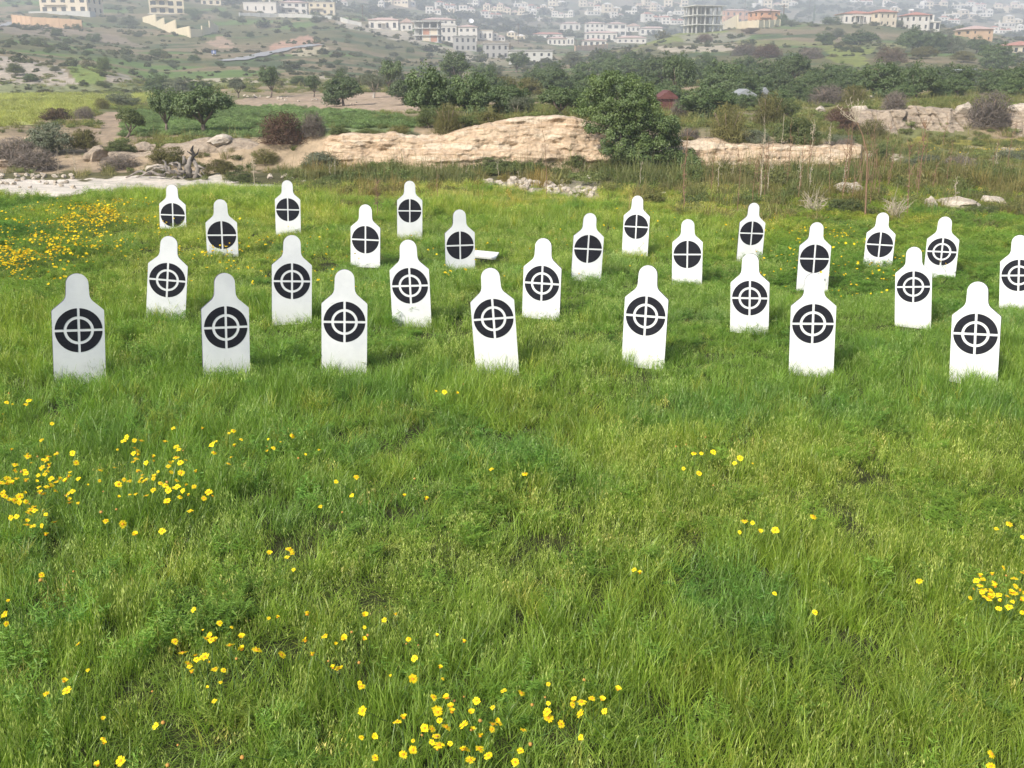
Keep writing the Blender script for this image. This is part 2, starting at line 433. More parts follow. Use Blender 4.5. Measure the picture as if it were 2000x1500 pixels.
def bank(name, cols, y0, y1, mat, rough, seed, nu=520, nv=46, crack=0.0):
    """cols: (column, row of the top edge); a rock face from the ground at y0 leaning back to y1, with its top running back into the soil"""
    px = np.linspace(cols[0][0], cols[-1][0], nu)
    top = np.interp(px, [c[0] for c in cols], [c[1] for c in cols]) + 12 * (fbm(px / 32, 0 * px, seed, 5) - 0.5)
    v = np.concatenate([np.linspace(0, 1, nv), [1.02, 1.03, 1.03, 1.0, 0.9]])
    back = np.concatenate([np.linspace(0, 1, nv), [1.3, 1.8, 2.4, 3.0, 3.4]])
    U, V = np.meshgrid(px, v); B = np.broadcast_to(back[:, None], U.shape)
    Ybase = np.interp(px, [c[0] for c in cols], [c[2] if len(c) > 2 else y0 for c in cols])
    Y = Ybase[None, :] + (y1 - y0) * (0.25 * np.minimum(B, 1) ** 2 + 0.75 * np.maximum(B - 1, 0) * 0.6 + 0.3 * np.minimum(B, 1))
    Yt = Ybase[None, :] + (y1 - y0) * 0.55
    s = (U - 1000) / FPX / 1.0388
    zt = py2z(Yt, top[None, :])
    X = s * Y
    zb = np.minimum(height(s * Ybase[None, :], np.broadcast_to(Ybase[None, :], U.shape)), zt - 0.2) - 0.25
    Z = zb + (zt - zb) * V
    face = np.clip(B, 0, 1) * (B <= 1.0) + (B > 1) * 0.4
    led = fbm(X * 0.5, Z * 4.2 + 0.9 * fbm(X * .4, Z * 0, seed + 3), seed + 1, 5) - 0.5 + .35 * (fbm(X * 5, Z * 7, seed + 9, 3) - .5)
    lump = fbm(X * 1.1, Z * 1.6, seed + 2, 5) - 0.5
    crk = np.abs(fbm(X * 1.4 + Z * .3, Z * 0.6, seed + 5, 3) - 0.5)
    Y = Y - rough * (0.75 * led + 1.0 * lump) * (B <= 1.2) + crack * rough * np.exp(-(crk / 0.02) ** 2) * (B <= 1.0)
    Z = Z + 0.12 * rough * (fbm(X * 3, Y * 3, seed + 7) - .5)
    I = np.arange(U.size).reshape(U.shape)
    q = np.stack([I[:-1, :-1], I[:-1, 1:], I[1:, 1:], I[1:, :-1]], -1).reshape(-1, 4)
    return tag(link(name, mesh_np(name, np.stack([X, Y, Z], -1).reshape(-1, 3), q, [mat], None, True)), kind='structure')

bank('sandstone_bank', [(560,318,33.0),(600,300,32.7),(640,270,32.3),(700,262),(770,264),(830,268),(900,256),(950,247),(1030,234),(1090,233),(1140,238),(1190,262),(1260,275),(1330,274),(1400,276),(1440,284),(1500,282),(1560,284),(1620,286),(1690,287,32.0),(1697,291,33.4)], 32.0, 33.2, M_SAND, 0.55, 100, 700, 64)
bank('weathered_rock_bank', [(1585,250,43.2),(1640,226),(1680,220,44.3),(1745,214,44.1),(1800,213,44.6),(1860,216,44.1),(1875,228),(1960,230),(2010,212,44),(2100,216),(2300,214,44)], 44.3, 46.2, M_GREYROCK, 0.55, 140, 420, 54, 0.45)
bank('low_earth_bank', [(200,300,33.0),(290,296,33.0),(330,284),(380,276),(430,270),(480,276),(540,286),(600,276),(650,262,33.0)], 33.0, 34.2, M_GREYROCK, 0.42, 180, 240, 30)

# ------------------------------------------------------------------ the targets
def boardmat():
    m, nt, out = nmat('white_painted_board')
    tc = N(nt, 'ShaderNodeTexCoord'); oi = N(nt, 'ShaderNodeObjectInfo')
    ofs = N(nt, 'ShaderNodeVectorMath', operation='ADD'); nt.links.new(tc.outputs['Object'], ofs.inputs[0])
    sc = N(nt, 'ShaderNodeVectorMath', operation='SCALE'); sc.inputs[3].default_value = 37
    cv = N(nt, 'ShaderNodeCombineXYZ'); [nt.links.new(oi.outputs['Random'], cv.inputs[k]) for k in range(3)]
    nt.links.new(cv.outputs[0], sc.inputs[0]); nt.links.new(sc.outputs[0], ofs.inputs[1])
    f = noise(nt, 3.0, 6, 0.65, ofs.outputs[0])
    c = ramp(nt, f, [(0.25, (0.50, 0.515, 0.53)), (0.6, (0.62, 0.63, 0.635))])
    mp = N(nt, 'ShaderNodeMapping'); mp.inputs['Scale'].default_value = (9, 9, 26); nt.links.new(ofs.outputs[0], mp.inputs[0])
    sp = noise(nt, 2.2, 5, 0.7, mp.outputs[0])
    c = mixc(nt, ramp(nt, sp, [(0.66, (0, 0, 0)), (0.72, (0.8, 0.8, 0.8))]), c, (0.34, 0.32, 0.29))
    sx = N(nt, 'ShaderNodeSeparateXYZ'); nt.links.new(tc.outputs['Object'], sx.inputs[0])
    mr = N(nt, 'ShaderNodeMapRange'); mr.inputs['From Min'].default_value = 0.02; mr.inputs['From Max'].default_value = 0.3; mr.inputs['To Min'].default_value = 0.6; mr.inputs['To Max'].default_value = 0
    nt.links.new(sx.outputs[2], mr.inputs['Value'])
    mm = N(nt, 'ShaderNodeMath', operation='MULTIPLY'); nt.links.new(mr.outputs[0], mm.inputs[0]); nt.links.new(noise(nt, 9, 5, 0.7, ofs.outputs[0]), mm.inputs[1])
    c = mixc(nt, mm.outputs[0], c, (0.50, 0.49, 0.36))
    p = N(nt, 'ShaderNodeBsdfPrincipled'); nt.links.new(c, p.inputs['Base Color'])
    p.inputs['Roughness'].default_value = 0.45; p.inputs['Specular IOR Level'].default_value = 0.35
    nt.links.new(p.outputs[0], out.inputs[0])
    return m
def blackmat():
    m, nt, out = nmat('black_paint')
    tc = N(nt, 'ShaderNodeTexCoord'); oi = N(nt, 'ShaderNodeObjectInfo')
    mp = N(nt, 'ShaderNodeMapping'); mp.inputs['Scale'].default_value = (3, 3, 9)
    cv = N(nt, 'ShaderNodeCombineXYZ'); [nt.links.new(oi.outputs['Random'], cv.inputs[k]) for k in range(3)]
    sc = N(nt, 'ShaderNodeVectorMath', operation='SCALE'); sc.inputs[3].default_value = 53; nt.links.new(cv.outputs[0], sc.inputs[0])
    nt.links.new(tc.outputs['Object'], mp.inputs[0]); nt.links.new(sc.outputs[0], mp.inputs['Location'])
    f = noise(nt, 5, 6, 0.7, mp.outputs[0])
    c = ramp(nt, f, [(0.3, (0.006, 0.006, 0.010)), (0.6, (0.013, 0.013, 0.019)), (0.70, (0.016, 0.016, 0.022)), (0.74, (0.20, 0.20, 0.20))])
    p = N(nt, 'ShaderNodeBsdfPrincipled'); nt.links.new(c, p.inputs['Base Color'])
    p.inputs['Roughness'].default_value = 0.6; p.inputs['Specular IOR Level'].default_value = 0.12
    nt.links.new(p.outputs[0], out.inputs[0])
    return m
M_BOARD, M_BLACK = boardmat(), blackmat()
M_EDGE = plain('dark_board_edge', (0.055, 0.05, 0.075), 0.8)
W, TH, BURY, HT = 0.45, 0.03, 0.16, 1.03         # board width, thickness, depth in the grass, height above it

def outline():
    h = W / 2; r = 0.096; top = HT
    pts = [(h, -BURY), (h, top - 0.345)]
    pts += [(h - 0.006, top - 0.335)]
    for k in range(1, 9):                         # concave shoulder into the neck
        t = k / 8
        a, b, c = np.array([0.150, top - 0.272]), np.array([0.104, top - 0.245]), np.array([0.100, top - 0.19])
        pts.append(tuple((1 - t) ** 2 * a + 2 * t * (1 - t) * b + t * t * c))
    for k in range(0, 25):
        an = math.pi * k / 24
        pts.append((r * math.cos(an), top - r + r * math.sin(an)))
    L = [(-x, z) for x, z in pts[::-1] if (x > 1e-6)]
    R = [q for q in pts if q[0] >= -1e-6]
    out = R[:]
    for q in L:
        if abs(q[0] - out[-1][0]) + abs(q[1] - out[-1][1]) > 1e-4: out.append(q)
    return out
OUT = outline()
n = len(OUT)
vs = [(x, -TH / 2, z) for x, z in OUT] + [(x, TH / 2, z) for x, z in OUT]
fs = [list(range(n)), list(range(2 * n - 1, n - 1, -1))] + [[i, i + n, (i + 1) % n + n, (i + 1) % n] for i in range(n)]
ME_BOARD = mesh_np('board', np.array(vs), fs, [M_BOARD, M_EDGE], [0, 0] + [1] * n)
CZ, BAR = HT - 0.525, 0.0115
def quadrants(r0, r1):
    """four painted quarter-rings (or quarter-discs) with a cross left white between them"""
    mb = MB(); y0 = -TH / 2 - 0.0018
    for sx, sz in ((1, 1), (-1, 1), (-1, -1), (1, -1)):
        def arc(r):
            a0 = math.asin(min(1, BAR / r)); a1 = math.acos(min(1, BAR / r))
            return [(r * math.cos(a0 + (a1 - a0) * k / 20), r * math.sin(a0 + (a1 - a0) * k / 20)) for k in range(21)]
        o = arc(r1); i = arc(r0) if r0 > 0 else [(BAR, BAR)]
        loop = o + i[::-1]
        pts = [(sx * a, y0, CZ + sz * b) for a, b in loop]
        if sx * sz < 0: pts = pts[::-1]
        k = len(pts)
        back = [(x, -TH / 2 - 0.0002, z) for x, _, z in pts]
        if r0 > 0:
            P = [(sx * a, y0, CZ + sz * b) for a, b in o] + [(sx * a, y0, CZ + sz * b) for a, b in i]
            f = [[j, j + 1, 21 + j + 1, 21 + j] for j in range(20)]
            if sx * sz > 0: f = [q[::-1] for q in f]
            mb.add(P, f)
        else:
            mb.add(pts, [list(range(k))])
        mb.add(pts + back, [[j, (j + 1) % k, (j + 1) % k + k, j + k] for j in range(k)])
    return mb
ME_RING = quadrants(0.131, 0.206).mesh('outer_ring', [M_BLACK])
ME_CORE = quadrants(0, 0.105).mesh('centre_disc', [M_BLACK])
ME_DISC = quadrants(0, 0.206).mesh('disc', [M_BLACK])

TARGETS = [  # head-top column,row, shoulder columns, base column,row, slope of the cross bar (deg), ringed?, label
 (149,534,104,198,155,735,-1.9,1,'ringed white target at the left end of the front row, grass over its base'),
 (437,533,392,482,442,728,-2.2,1,'ringed white target second from the left in the front row, smudged on its head'),
 (673,526,629,716,672,716,.5,1,'ringed white target third from the left in the front row, standing straight'),
 (957,523,919,1003,971,716,-4.,1,'ringed white target leaning to the left in the middle of the front row'),
 (1267,518,1221,1305,1256,706,4.4,1,'ringed white target third from the right in the front row, leaning slightly right'),
 (1592,533,1548,1632,1584,722,.5,1,'ringed front row target whose head covers the foot of a plain disc target'),
 (1911,550,1865,1952,1902,738,4.3,1,'ringed white target at the right end of the front row'),
 (329,461,292,365,322,612,4.9,1,'ringed white target leaning right at the left end of the second row'),
 (569,459,531,607,569,620,.3,1,'ringed white target second from the left in the second row, grass up to its bullseye'),
 (797,468,762,838,805,628,-1.7,1,'ringed white target leaning left in the second row, tall grass over its left foot'),
 (1061,465,1021,1097,1056,614,3.8,1,'ringed white target in the middle of the second row, rounded by grass at its foot'),
 (1467,495,1429,1503,1465,641,1.2,1,'ringed white target of the second row just left of the paired overlapping targets'),
 (1785,482,1751,1817,1783,632,-.3,1,'narrow ringed white target of the second row standing clear of the grass'),
 (1991,459,1964,2033,1990,597,2.3,1,'ringed white target cut off by the right edge of the photo'),
 (1846,423,1811,1870,1835,537,3.5,1,'small ringed white target leaning right, the only ringed one among the far plain discs'),
 (334,360,310,360,336,440,2,0,'small plain disc target farthest left, beside the big yellow flower patch'),
 (430,389,402,463,434,495,-.7,0,'plain disc target sunk in tall grass that hides the lower half of its disc'),
 (561,352,538,586,563,454,.5,0,'small plain disc target with a broken white bar in its cross, far row'),
 (713,399,686,744,713,513,2.7,0,'plain disc target between two small far row targets, grass clump at its foot'),
 (801,353,777,826,800,461,0,0,'small plain disc target third from the left in the farthest row, standing straight'),
 (898,409,869,928,899,520,-2.3,0,'plain disc target with a fallen board lying in the grass beside it'),
 (1152,416,1119,1178,1144,540,2.3,0,'plain disc target right of the middle, clean white with no flowers round it'),
 (1245,382,1220,1271,1240,490,3.6,0,'small plain disc target leaning right behind the heap of pale stones'),
 (1344,428,1317,1375,1342,549,0,0,'plain disc target with scratched paint low on its disc'),
 (1473,396,1445,1495,1463,505,1.8,0,'small plain disc target leaning right in front of dry brown stalks'),
 (1596,434,1563,1623,1586,560,1.1,0,'plain disc target whose foot is hidden by the head of a ringed front target'),
 (1724,415,1695,1748,1714,517,4.1,0,'small plain disc target leaning right, deep in yellow flowers'),
]
def board_axes(yaw, lean, roll):
    return Matrix.Rotation(yaw, 3, 'Z') @ Matrix.Rotation(-lean, 3, 'X') @ Matrix.Rotation(roll, 3, 'Y')
BOARD_FEET = []
for tx, ty, sl, sr, bx, by, slope, ringed, label in TARGETS:
    d = ray(bx, by)                                             # foot: on the plane of the grass tops
    t = (0.13 - CAMH) / (d[2] + 0.0328 * d[0])
    B = np.array([0, 0, CAMH]) + d * t
    sc_ = np.clip((sr - sl) / (FPX * W / depth_of(B)), 0.95, 1.06)
    best = None
    lean = math.radians(3)
    for yaw in np.radians(np.arange(-34, 34.1, 2)):
        for roll in np.radians(np.arange(-10, 10.1, 0.5)):
            Mx = np.array(board_axes(yaw, lean, roll))
            Tp = B + Mx @ np.array([0, 0, HT * sc_])
            l, r = B + Mx @ np.array([-.2, 0, CZ * sc_]), B + Mx @ np.array([.2, 0, CZ * sc_])
            qx, qy = project(*Tp); lx, ly = project(*l); rx, ry = project(*r)
            e = (qx - bx - (tx - bx) * (qy - by) / (ty - by)) ** 2 + (math.degrees(math.atan2(ry - ly, rx - lx)) - slope) ** 2 * 4 + (0.004 + 0.0012 * max(0, B[1] - 9)) * math.degrees(yaw) ** 2
            if best is None or e < best[0]: best = (e, yaw, roll, qy)
    _, yaw, roll, qy = best
    B[2] += (qy - ty) * depth_of(B) / FPX / 1.02                # put the head at its row; the foot is in the grass anyway
    o = thing('shooting_target', label, 'shooting target', B, 0, 'white bullseye targets standing in the meadow')
    o.rotation_euler = board_axes(yaw, lean, roll).to_euler()
    o.scale = (sc_, 1, sc_)
    link('board', ME_BOARD, o)
    if ringed:
        link('outer_ring', ME_RING, o); link('centre_disc', ME_CORE, o)
    else:
        link('disc', ME_DISC, o)
    BOARD_FEET.append((B[0], B[1], yaw))
P = ground_at(948, 512)
o = thing('fallen_board', 'white board lying flat in the grass beside a plain disc target', 'board', (P[0], P[1], P[2] + 0.12))
mb = MB(); mb.box(-0.2, 0.2, -0.12, 0.12, -0.014, 0.014)
b = mb.build('board', [M_BOARD], o); o.rotation_euler = (math.radians(14), math.radians(3), math.radians(-14))
b['label'] = 'muddy white fallen board'

# ------------------------------------------------------------------ grass: tufts scattered by geometry nodes, one object per kind of ground cover
def blades(n, rad, h0, h1, w, lean, curl, segs=4, seed=0, flat=0.0, wtaper=0.8):
    """n curved tapering blades rooted in a disc; returns verts, quads, per-face tone"""
    r = np.random.default_rng(seed)
    a = r.uniform(0, 2 * math.pi, n); q = rad * np.sqrt(r.uniform(0, 1, n))
    bx, by = q * np.cos(a), q * np.sin(a)
    dr = r.uniform(0, 2 * math.pi, n)
    h = r.uniform(h0, h1, n) * (1 - 0.35 * (q / rad) ** 2)
    ln = lean * r.uniform(0.2, 1.0, n) + flat
    cu = curl * r.uniform(0.2, 1.0, n)
    fa = dr + math.pi / 2 + r.normal(0, .5, n)
    V, F, T = [], [], []
    t = np.linspace(0, 1, segs + 1)
    for i in range(n):
        th = ln[i] + cu[i] * t ** 1.5 * 1.6
        dl = h[i] / segs
        x = np.concatenate([[0], np.cumsum(np.sin(th[:-1]) * dl)]); z = np.concatenate([[0], np.cumsum(np.cos(th[:-1]) * dl)])
        cx, cyy = bx[i] + x * math.cos(dr[i]), by[i] + x * math.sin(dr[i])
        ww = w * r.uniform(0.6, 1.2) * (1 - wtaper * t ** 1.6) * 0.5
        sx, sy = math.cos(fa[i]) * ww, math.sin(fa[i]) * ww
        b = len(V)
        for k in range(segs + 1):
            V.append((cx[k] - sx[k], cyy[k] - sy[k], z[k])); V.append((cx[k] + sx[k], cyy[k] + sy[k], z[k]))
        tone = r.uniform(0, 1)
        for k in range(segs):
            F.append((b + 2 * k, b + 2 * k + 1, b + 2 * k + 3, b + 2 * k + 2)); T.append(tone)
    return V, F, T

def oats(n, rad, h0, h1, seed, lean=0.25):
    """stems with a drooping panicle of pale spikelets"""
    r = np.random.default_rng(seed)
    V, F, T = [], [], []
    for i in range(n):
        a, q, d = r.uniform(0, 6.28), rad * math.sqrt(r.uniform()), r.uniform(0, 6.28)
        h, l = r.uniform(h0, h1), lean * r.uniform(0.1, 1)
        base = np.array([q * math.cos(a), q * math.sin(a), 0])
        dirv = np.array([math.cos(d), math.sin(d), 0])
        P = [base + dirv * (h * math.sin(l) * t ** 2) + np.array([0, 0, h * t * (1 - 0.12 * t)]) for t in np.linspace(0, 1, 5)]
        b = len(V)
        for k, p in enumerate(P):
            s = np.array([-dirv[1], dirv[0], 0]) * 0.0011
            V += [tuple(p - s), tuple(p + s)]
        for k in range(4):
            F.append((b + 2 * k, b + 2 * k + 1, b + 2 * k + 3, b + 2 * k + 2)); T.append(0.45)
        for j in range(r.integers(8, 13)):
            t = r.uniform(0.50, 1.02)
            p = base + dirv * (h * math.sin(l) * t ** 2) + np.array([0, 0, h * t * (1 - 0.12 * t)])
            an = r.uniform(0, 6.28); ou = r.uniform(0.006, 0.03)
            p = p + np.array([math.cos(an) * ou, math.sin(an) * ou, -0.35 * ou])
            L, w = r.uniform(0.022, 0.036), r.uniform(0.0020, 0.0031)
            dn = np.array([math.cos(an) * 0.35, math.sin(an) * 0.35, -1.0 + r.uniform(0, .4)]); dn /= np.linalg.norm(dn)
            sd = np.cross(dn, r.normal(size=3)); sd /= np.linalg.norm(sd) + 1e-9
            b = len(V); tn = r.uniform(0.6, 1)
            V += [tuple(p), tuple(p + dn * L * .45 + sd * w), tuple(p + dn * L), tuple(p + dn * L * .45 - sd * w)]
            F.append((b, b + 1, b + 2, b + 3)); T.append(tn)
    return V, F, T

def fern(n, rad, h, seed):
    """feathery daisy foliage: stems set with many short side leaves"""
    r = np.random.default_rng(seed)
    V, F, T = [], [], []
    for i in range(n):
        a, q, d = r.uniform(0, 6.28), rad * math.sqrt(r.uniform()), r.uniform(0, 6.28)
        hh, l = h * r.uniform(.6, 1.1), r.uniform(.1, .8)
        for t in np.linspace(0.12, 1, 13):
            p = np.array([q * math.cos(a) + math.cos(d) * hh * l * t * t, q * math.sin(a) + math.sin(d) * hh * l * t * t, hh * t * (1 - .2 * l * t)])
            for k in range(3):
                an = r.uniform(0, 6.28); L = r.uniform(.018, .04)
                e = p + np.array([math.cos(an) * L, math.sin(an) * L, r.uniform(-.2, .7) * L])
                sd = np.array([-math.sin(an), math.cos(an), r.uniform(-1, 1)]) * 0.0026
                b = len(V); V += [tuple(p - sd * .4), tuple(p + sd * .4), tuple(e + sd), tuple(e - sd)]
                F.append((b, b + 1, b + 2, b + 3)); T.append(r.uniform())
    return V, F, T

def proto(name, parts, mats):
    V, F, T, MI = [], [], [], []
    for mi, (v, f, t) in parts:
        b = len(V); V += v; F += [tuple(i + b for i in q) for q in f]; T += t; MI += [mi] * len(f)
    me = mesh_np(name, np.array(V), np.array(F), mats, MI, False, {'tone': ('FLOAT', 'FACE', np.array(T))})
    return bpy.data.objects.new(name, me)

def scatter(name, pts, rotz, scl, idx, tint, protos, label, cat='grass', tilt=None):
    """one stuff object: a cloud of points on which geometry nodes set the tufts"""
    n = len(pts)
    me = bpy.data.meshes.new(name)
    me.vertices.add(n); me.vertices.foreach_set('co', np.ascontiguousarray(pts, np.float32).ravel())
    rot = np.zeros((n, 3), np.float32); rot[:, 2] = rotz
    if tilt is not None: rot[:, :2] = tilt
    for nm, typ, arr, key in (('rot', 'FLOAT_VECTOR', rot, 'vector'), ('scl', 'FLOAT_VECTOR', np.asarray(scl, np.float32), 'vector'), ('pick', 'INT', np.asarray(idx, np.int32), 'value'),
                              ('tint', 'FLOAT_COLOR', np.concatenate([tint, np.ones((n, 1))], 1).astype(np.float32), 'color')):
        at = me.attributes.new(nm, typ, 'POINT'); at.data.foreach_set(key, np.ascontiguousarray(arr).ravel())
    me.update()
    col = bpy.data.collections.new(name + '_tufts')
    for p in protos: col.objects.link(p)
    g = bpy.data.node_groups.new(name, 'GeometryNodeTree')
    g.interface.new_socket('Geometry', in_out='INPUT', socket_type='NodeSocketGeometry')
    g.interface.new_socket('Geometry', in_out='OUTPUT', socket_type='NodeSocketGeometry')
    gi, go = g.nodes.new('NodeGroupInput'), g.nodes.new('NodeGroupOutput')
    ci = g.nodes.new('GeometryNodeCollectionInfo'); ci.inputs['Collection'].default_value = col
    ci.inputs['Separate Children'].default_value = True; ci.inputs['Reset Children'].default_value = True
    iop = g.nodes.new('GeometryNodeInstanceOnPoints'); iop.inputs['Pick Instance'].default_value = True
    def named(nm, typ):
        a = g.nodes.new('GeometryNodeInputNamedAttribute'); a.data_type = typ; a.inputs['Name'].default_value = nm
        return a.outputs['Attribute']
    L = g.links.new
    L(gi.outputs[0], iop.inputs['Points']); L(ci.outputs[0], iop.inputs['Instance'])
    L(named('pick', 'INT'), iop.inputs['Instance Index'])
    e2r = g.nodes.new('FunctionNodeEulerToRotation'); L(named('rot', 'FLOAT_VECTOR'), e2r.inputs[0]); L(e2r.outputs[0], iop.inputs['Rotation'])
    L(named('scl', 'FLOAT_VECTOR'), iop.inputs['Scale']); L(iop.outputs[0], go.inputs[0])
    o = link(name, me)
    o.modifiers.new('scatter', 'NODES').node_group = g
    return tag(o, label, cat, None, 'stuff')

M_BLADE = leafmat('grass_blade', (0.155, 0.268, 0.030), (0.290, 0.400, 0.064), 0.50, tint_attr='tint', gloss=0.022, rough=0.4)
M_OAT = leafmat('oat_spikelet', (0.21, 0.31, 0.045), (0.40, 0.47, 0.13), 0.38, tint_attr='tint', gloss=0.03)
M_FERN = leafmat('daisy_leaf', (0.11, 0.22, 0.025), (0.19, 0.32, 0.05), 0.4, tint_attr='tint', gloss=0.02)

PG = []
for k in range(4): PG.append(proto('fine_tuft', [(0, blades(74, .13, .10, .27, .0045, .45, .75, 4, 100 + k))], [M_BLADE]))
for k in range(4): PG.append(proto('oat_tuft', [(0, blades(52, .13, .10, .24, .0043, .4, .7, 4, 200 + k)), (1, oats(6, .13, .17, .29, 230 + k))], [M_BLADE, M_OAT]))
for k in range(2): PG.append(proto('lush_tuft', [(0, blades(50, .11, .16, .32, .0064, .5, .9, 5, 300 + k))], [M_BLADE]))
for k in range(2): PG.append(proto('trodden_tuft', [(0, blades(44, .14, .12, .26, .005, .5, .6, 4, 400 + k, flat=.8)), (1, oats(2, .13, .10, .18, 430 + k, .9))], [M_BLADE, M_OAT]))
for k in range(2): PG.append(proto('feathery_tuft', [(0, blades(34, .13, .08, .22, .0045, .45, .7, 4, 500 + k)), (1, fern(13, .12, .22, 530 + k))], [M_BLADE, M_FERN]))
names = sorted(range(len(PG)), key=lambda i: PG[i].name)      # a collection hands its children out by name
ORDER = {orig: pos for pos, orig in enumerate(names)}
def pick(kind_first, count): return np.array([ORDER[i] for i in range(kind_first, kind_first + count)])
FINE, OAT, LUSH, FLAT, FEATH = pick(0, 4), pick(4, 4), pick(8, 2), pick(10, 2), pick(12, 2)

def meadow_points():
    out = []
    for y0, y1, dens, big in ((2.3, 5.5, 125, 0.86), (5.5, 9, 98, 0.95), (9, 14, 66, 1.0), (14, 20, 50, 1.12), (20, 30, 36, 1.3)):
        xw = 0.60 * y1 + 5.2
        n = int(dens * (y1 - y0) * 2 * xw)
        x, y = RNG.uniform(-xw, xw, n), RNG.uniform(y0, y1, n)
        k = (np.abs(x) < 0.60 * y + 1.2) | ((np.abs(x) < 0.60 * y + 5.2) & (RNG.uniform(size=n) < .55))
        out.append(np.stack([x[k], y[k], np.full(k.sum(), big)], 1))
    return np.concatenate(out)
MP = meadow_points()
x, y, big = MP.T
qx, qy = project(x, y, height(x, y))
hi = fbm(x * 0.9, y * 0.9, 71, 3); lo = fbm(x * 0.28, y * 0.28, 72, 3); mid = fbm(x * 1.9, y * 1.9, 73, 2); pat = fbm(x * 0.5 + 9, y * 0.5, 74, 3); pat2 = fbm(x * 0.17, y * 0.2, 75, 3)
keep = (qy > 366 + 8 * (lo - .5))
# the pale bare ground on the left and the heap of stones stay open
edge = np.interp(qx, [-200, 0, 100, 300, 430, 520, 600, 700, 950, 1200, 2200], [384, 386, 384, 374, 368, 371, 368, 356, 356, 362, 372]) + 14 * (lo - .5)
keep &= qy > edge
keep &= ~((qx > 935) & (qx < 1172) & (qy < 366 + (qx - 935) * .12) & (RNG.uniform(size=len(x)) < .9))
hs = (0.62 + 0.75 * (hi - .5) * 1.6 + 0.5 * (lo - .5)).clip(0.35, 1.25) * 1.12
hs *= 0.8 + 0.5 * mid
for fx, fy, yaw in BOARD_FEET:                                   # the boards stand in shorter, trodden grass
    d = np.hypot((x - fx) / 0.55, (y - fy + 0.28) / 0.55)
    hs *= 1 - 0.16 * np.exp(-d ** 2)
    inside = (np.abs(x - fx) < .25) & (np.abs(y - fy) < .05)
    keep &= ~inside
front = np.exp(-((y - 8.3 - 0.3 * (pat - .5)) / 0.55) ** 2)
hs *= 1 - 0.05 * front
near_flat = sstep(6.2, 4.2, y) * sstep(0.46, 0.58, pat)          # trampled hollows close to the camera
idx = np.zeros(len(x), int)
u = RNG.uniform(size=len(x)); kk = RNG.integers(0, 12, len(x))
oatp = sstep(0.36, 0.60, pat) * 0.24 + 0.42
oatp *= 1 - 0.55 * front
idx = np.where(u < oatp, OAT[kk % 4], FINE[kk % 4])
lush = sstep(0.55, 0.68, lo) * 0.6 + 0.08
u2 = RNG.uniform(size=len(x)); idx = np.where(u2 < lush, LUSH[kk % 2], idx)
u3 = RNG.uniform(size=len(x)); idx = np.where(u3 < near_flat * .7 + 0.02, FLAT[kk % 2], idx)
FP = fbm(x * 0.6 + 30, y * 0.6, 76, 3)
fz = sstep(0.60, 0.72, FP) * .2 + .04 + sstep(300, 80, qx) * sstep(640, 560, qy) * .45 + sstep(1480, 1560, qx) * sstep(600, 540, qy) * .5
u4 = RNG.uniform(size=len(x)); idx = np.where(u4 < fz, FEATH[kk % 2], idx)
warm = sstep(0.40, 0.66, pat2)[:, None]
tint = (1 - warm) * np.array([0.92, 0.98, 1.0]) + warm * np.array([1.16, 1.06, 0.95])
cool = sstep(0.58, 0.72, fbm(x * 0.8, y * 0.8, 77, 3))[:, None]
tint = tint * (1 - cool) + cool * np.array([0.78, 0.90, 1.05])
dry = (RNG.uniform(size=len(x)) < 0.03 * (1 + 3 * front))[:, None]
tint = np.where(dry, np.array([1.55, 1.15, 1.3]), tint)
tint = tint * (0.85 + 0.3 * RNG.uniform(size=(len(x), 1)))
far = sstep(13, 24, y)[:, None]; edge_b = (sstep(19, 25, y) * sstep(.40, .62, mid))[:, None] * (qx > 560)[:, None]; tint = tint * (1 + edge_b * np.array([.32, .04, .2])); tint = tint * (1 + far * np.array([.36, .17, .12]))
S = np.stack([big, big, hs * (0.75 + .25 * big)], 1) * RNG.uniform(.85, 1.15, (len(x), 1))
tl = RNG.normal(0, .09, (len(x), 2))
pts = np.stack([x, y, height(x, y) - .01], 1)[keep]
scatter('meadow_grass', pts, RNG.uniform(0, 6.28, keep.sum()), S[keep], idx[keep], tint[keep], PG, 'green meadow grass with wild oats and feathery daisy leaves', 'grass', tl[keep])
print('tufts', keep.sum())

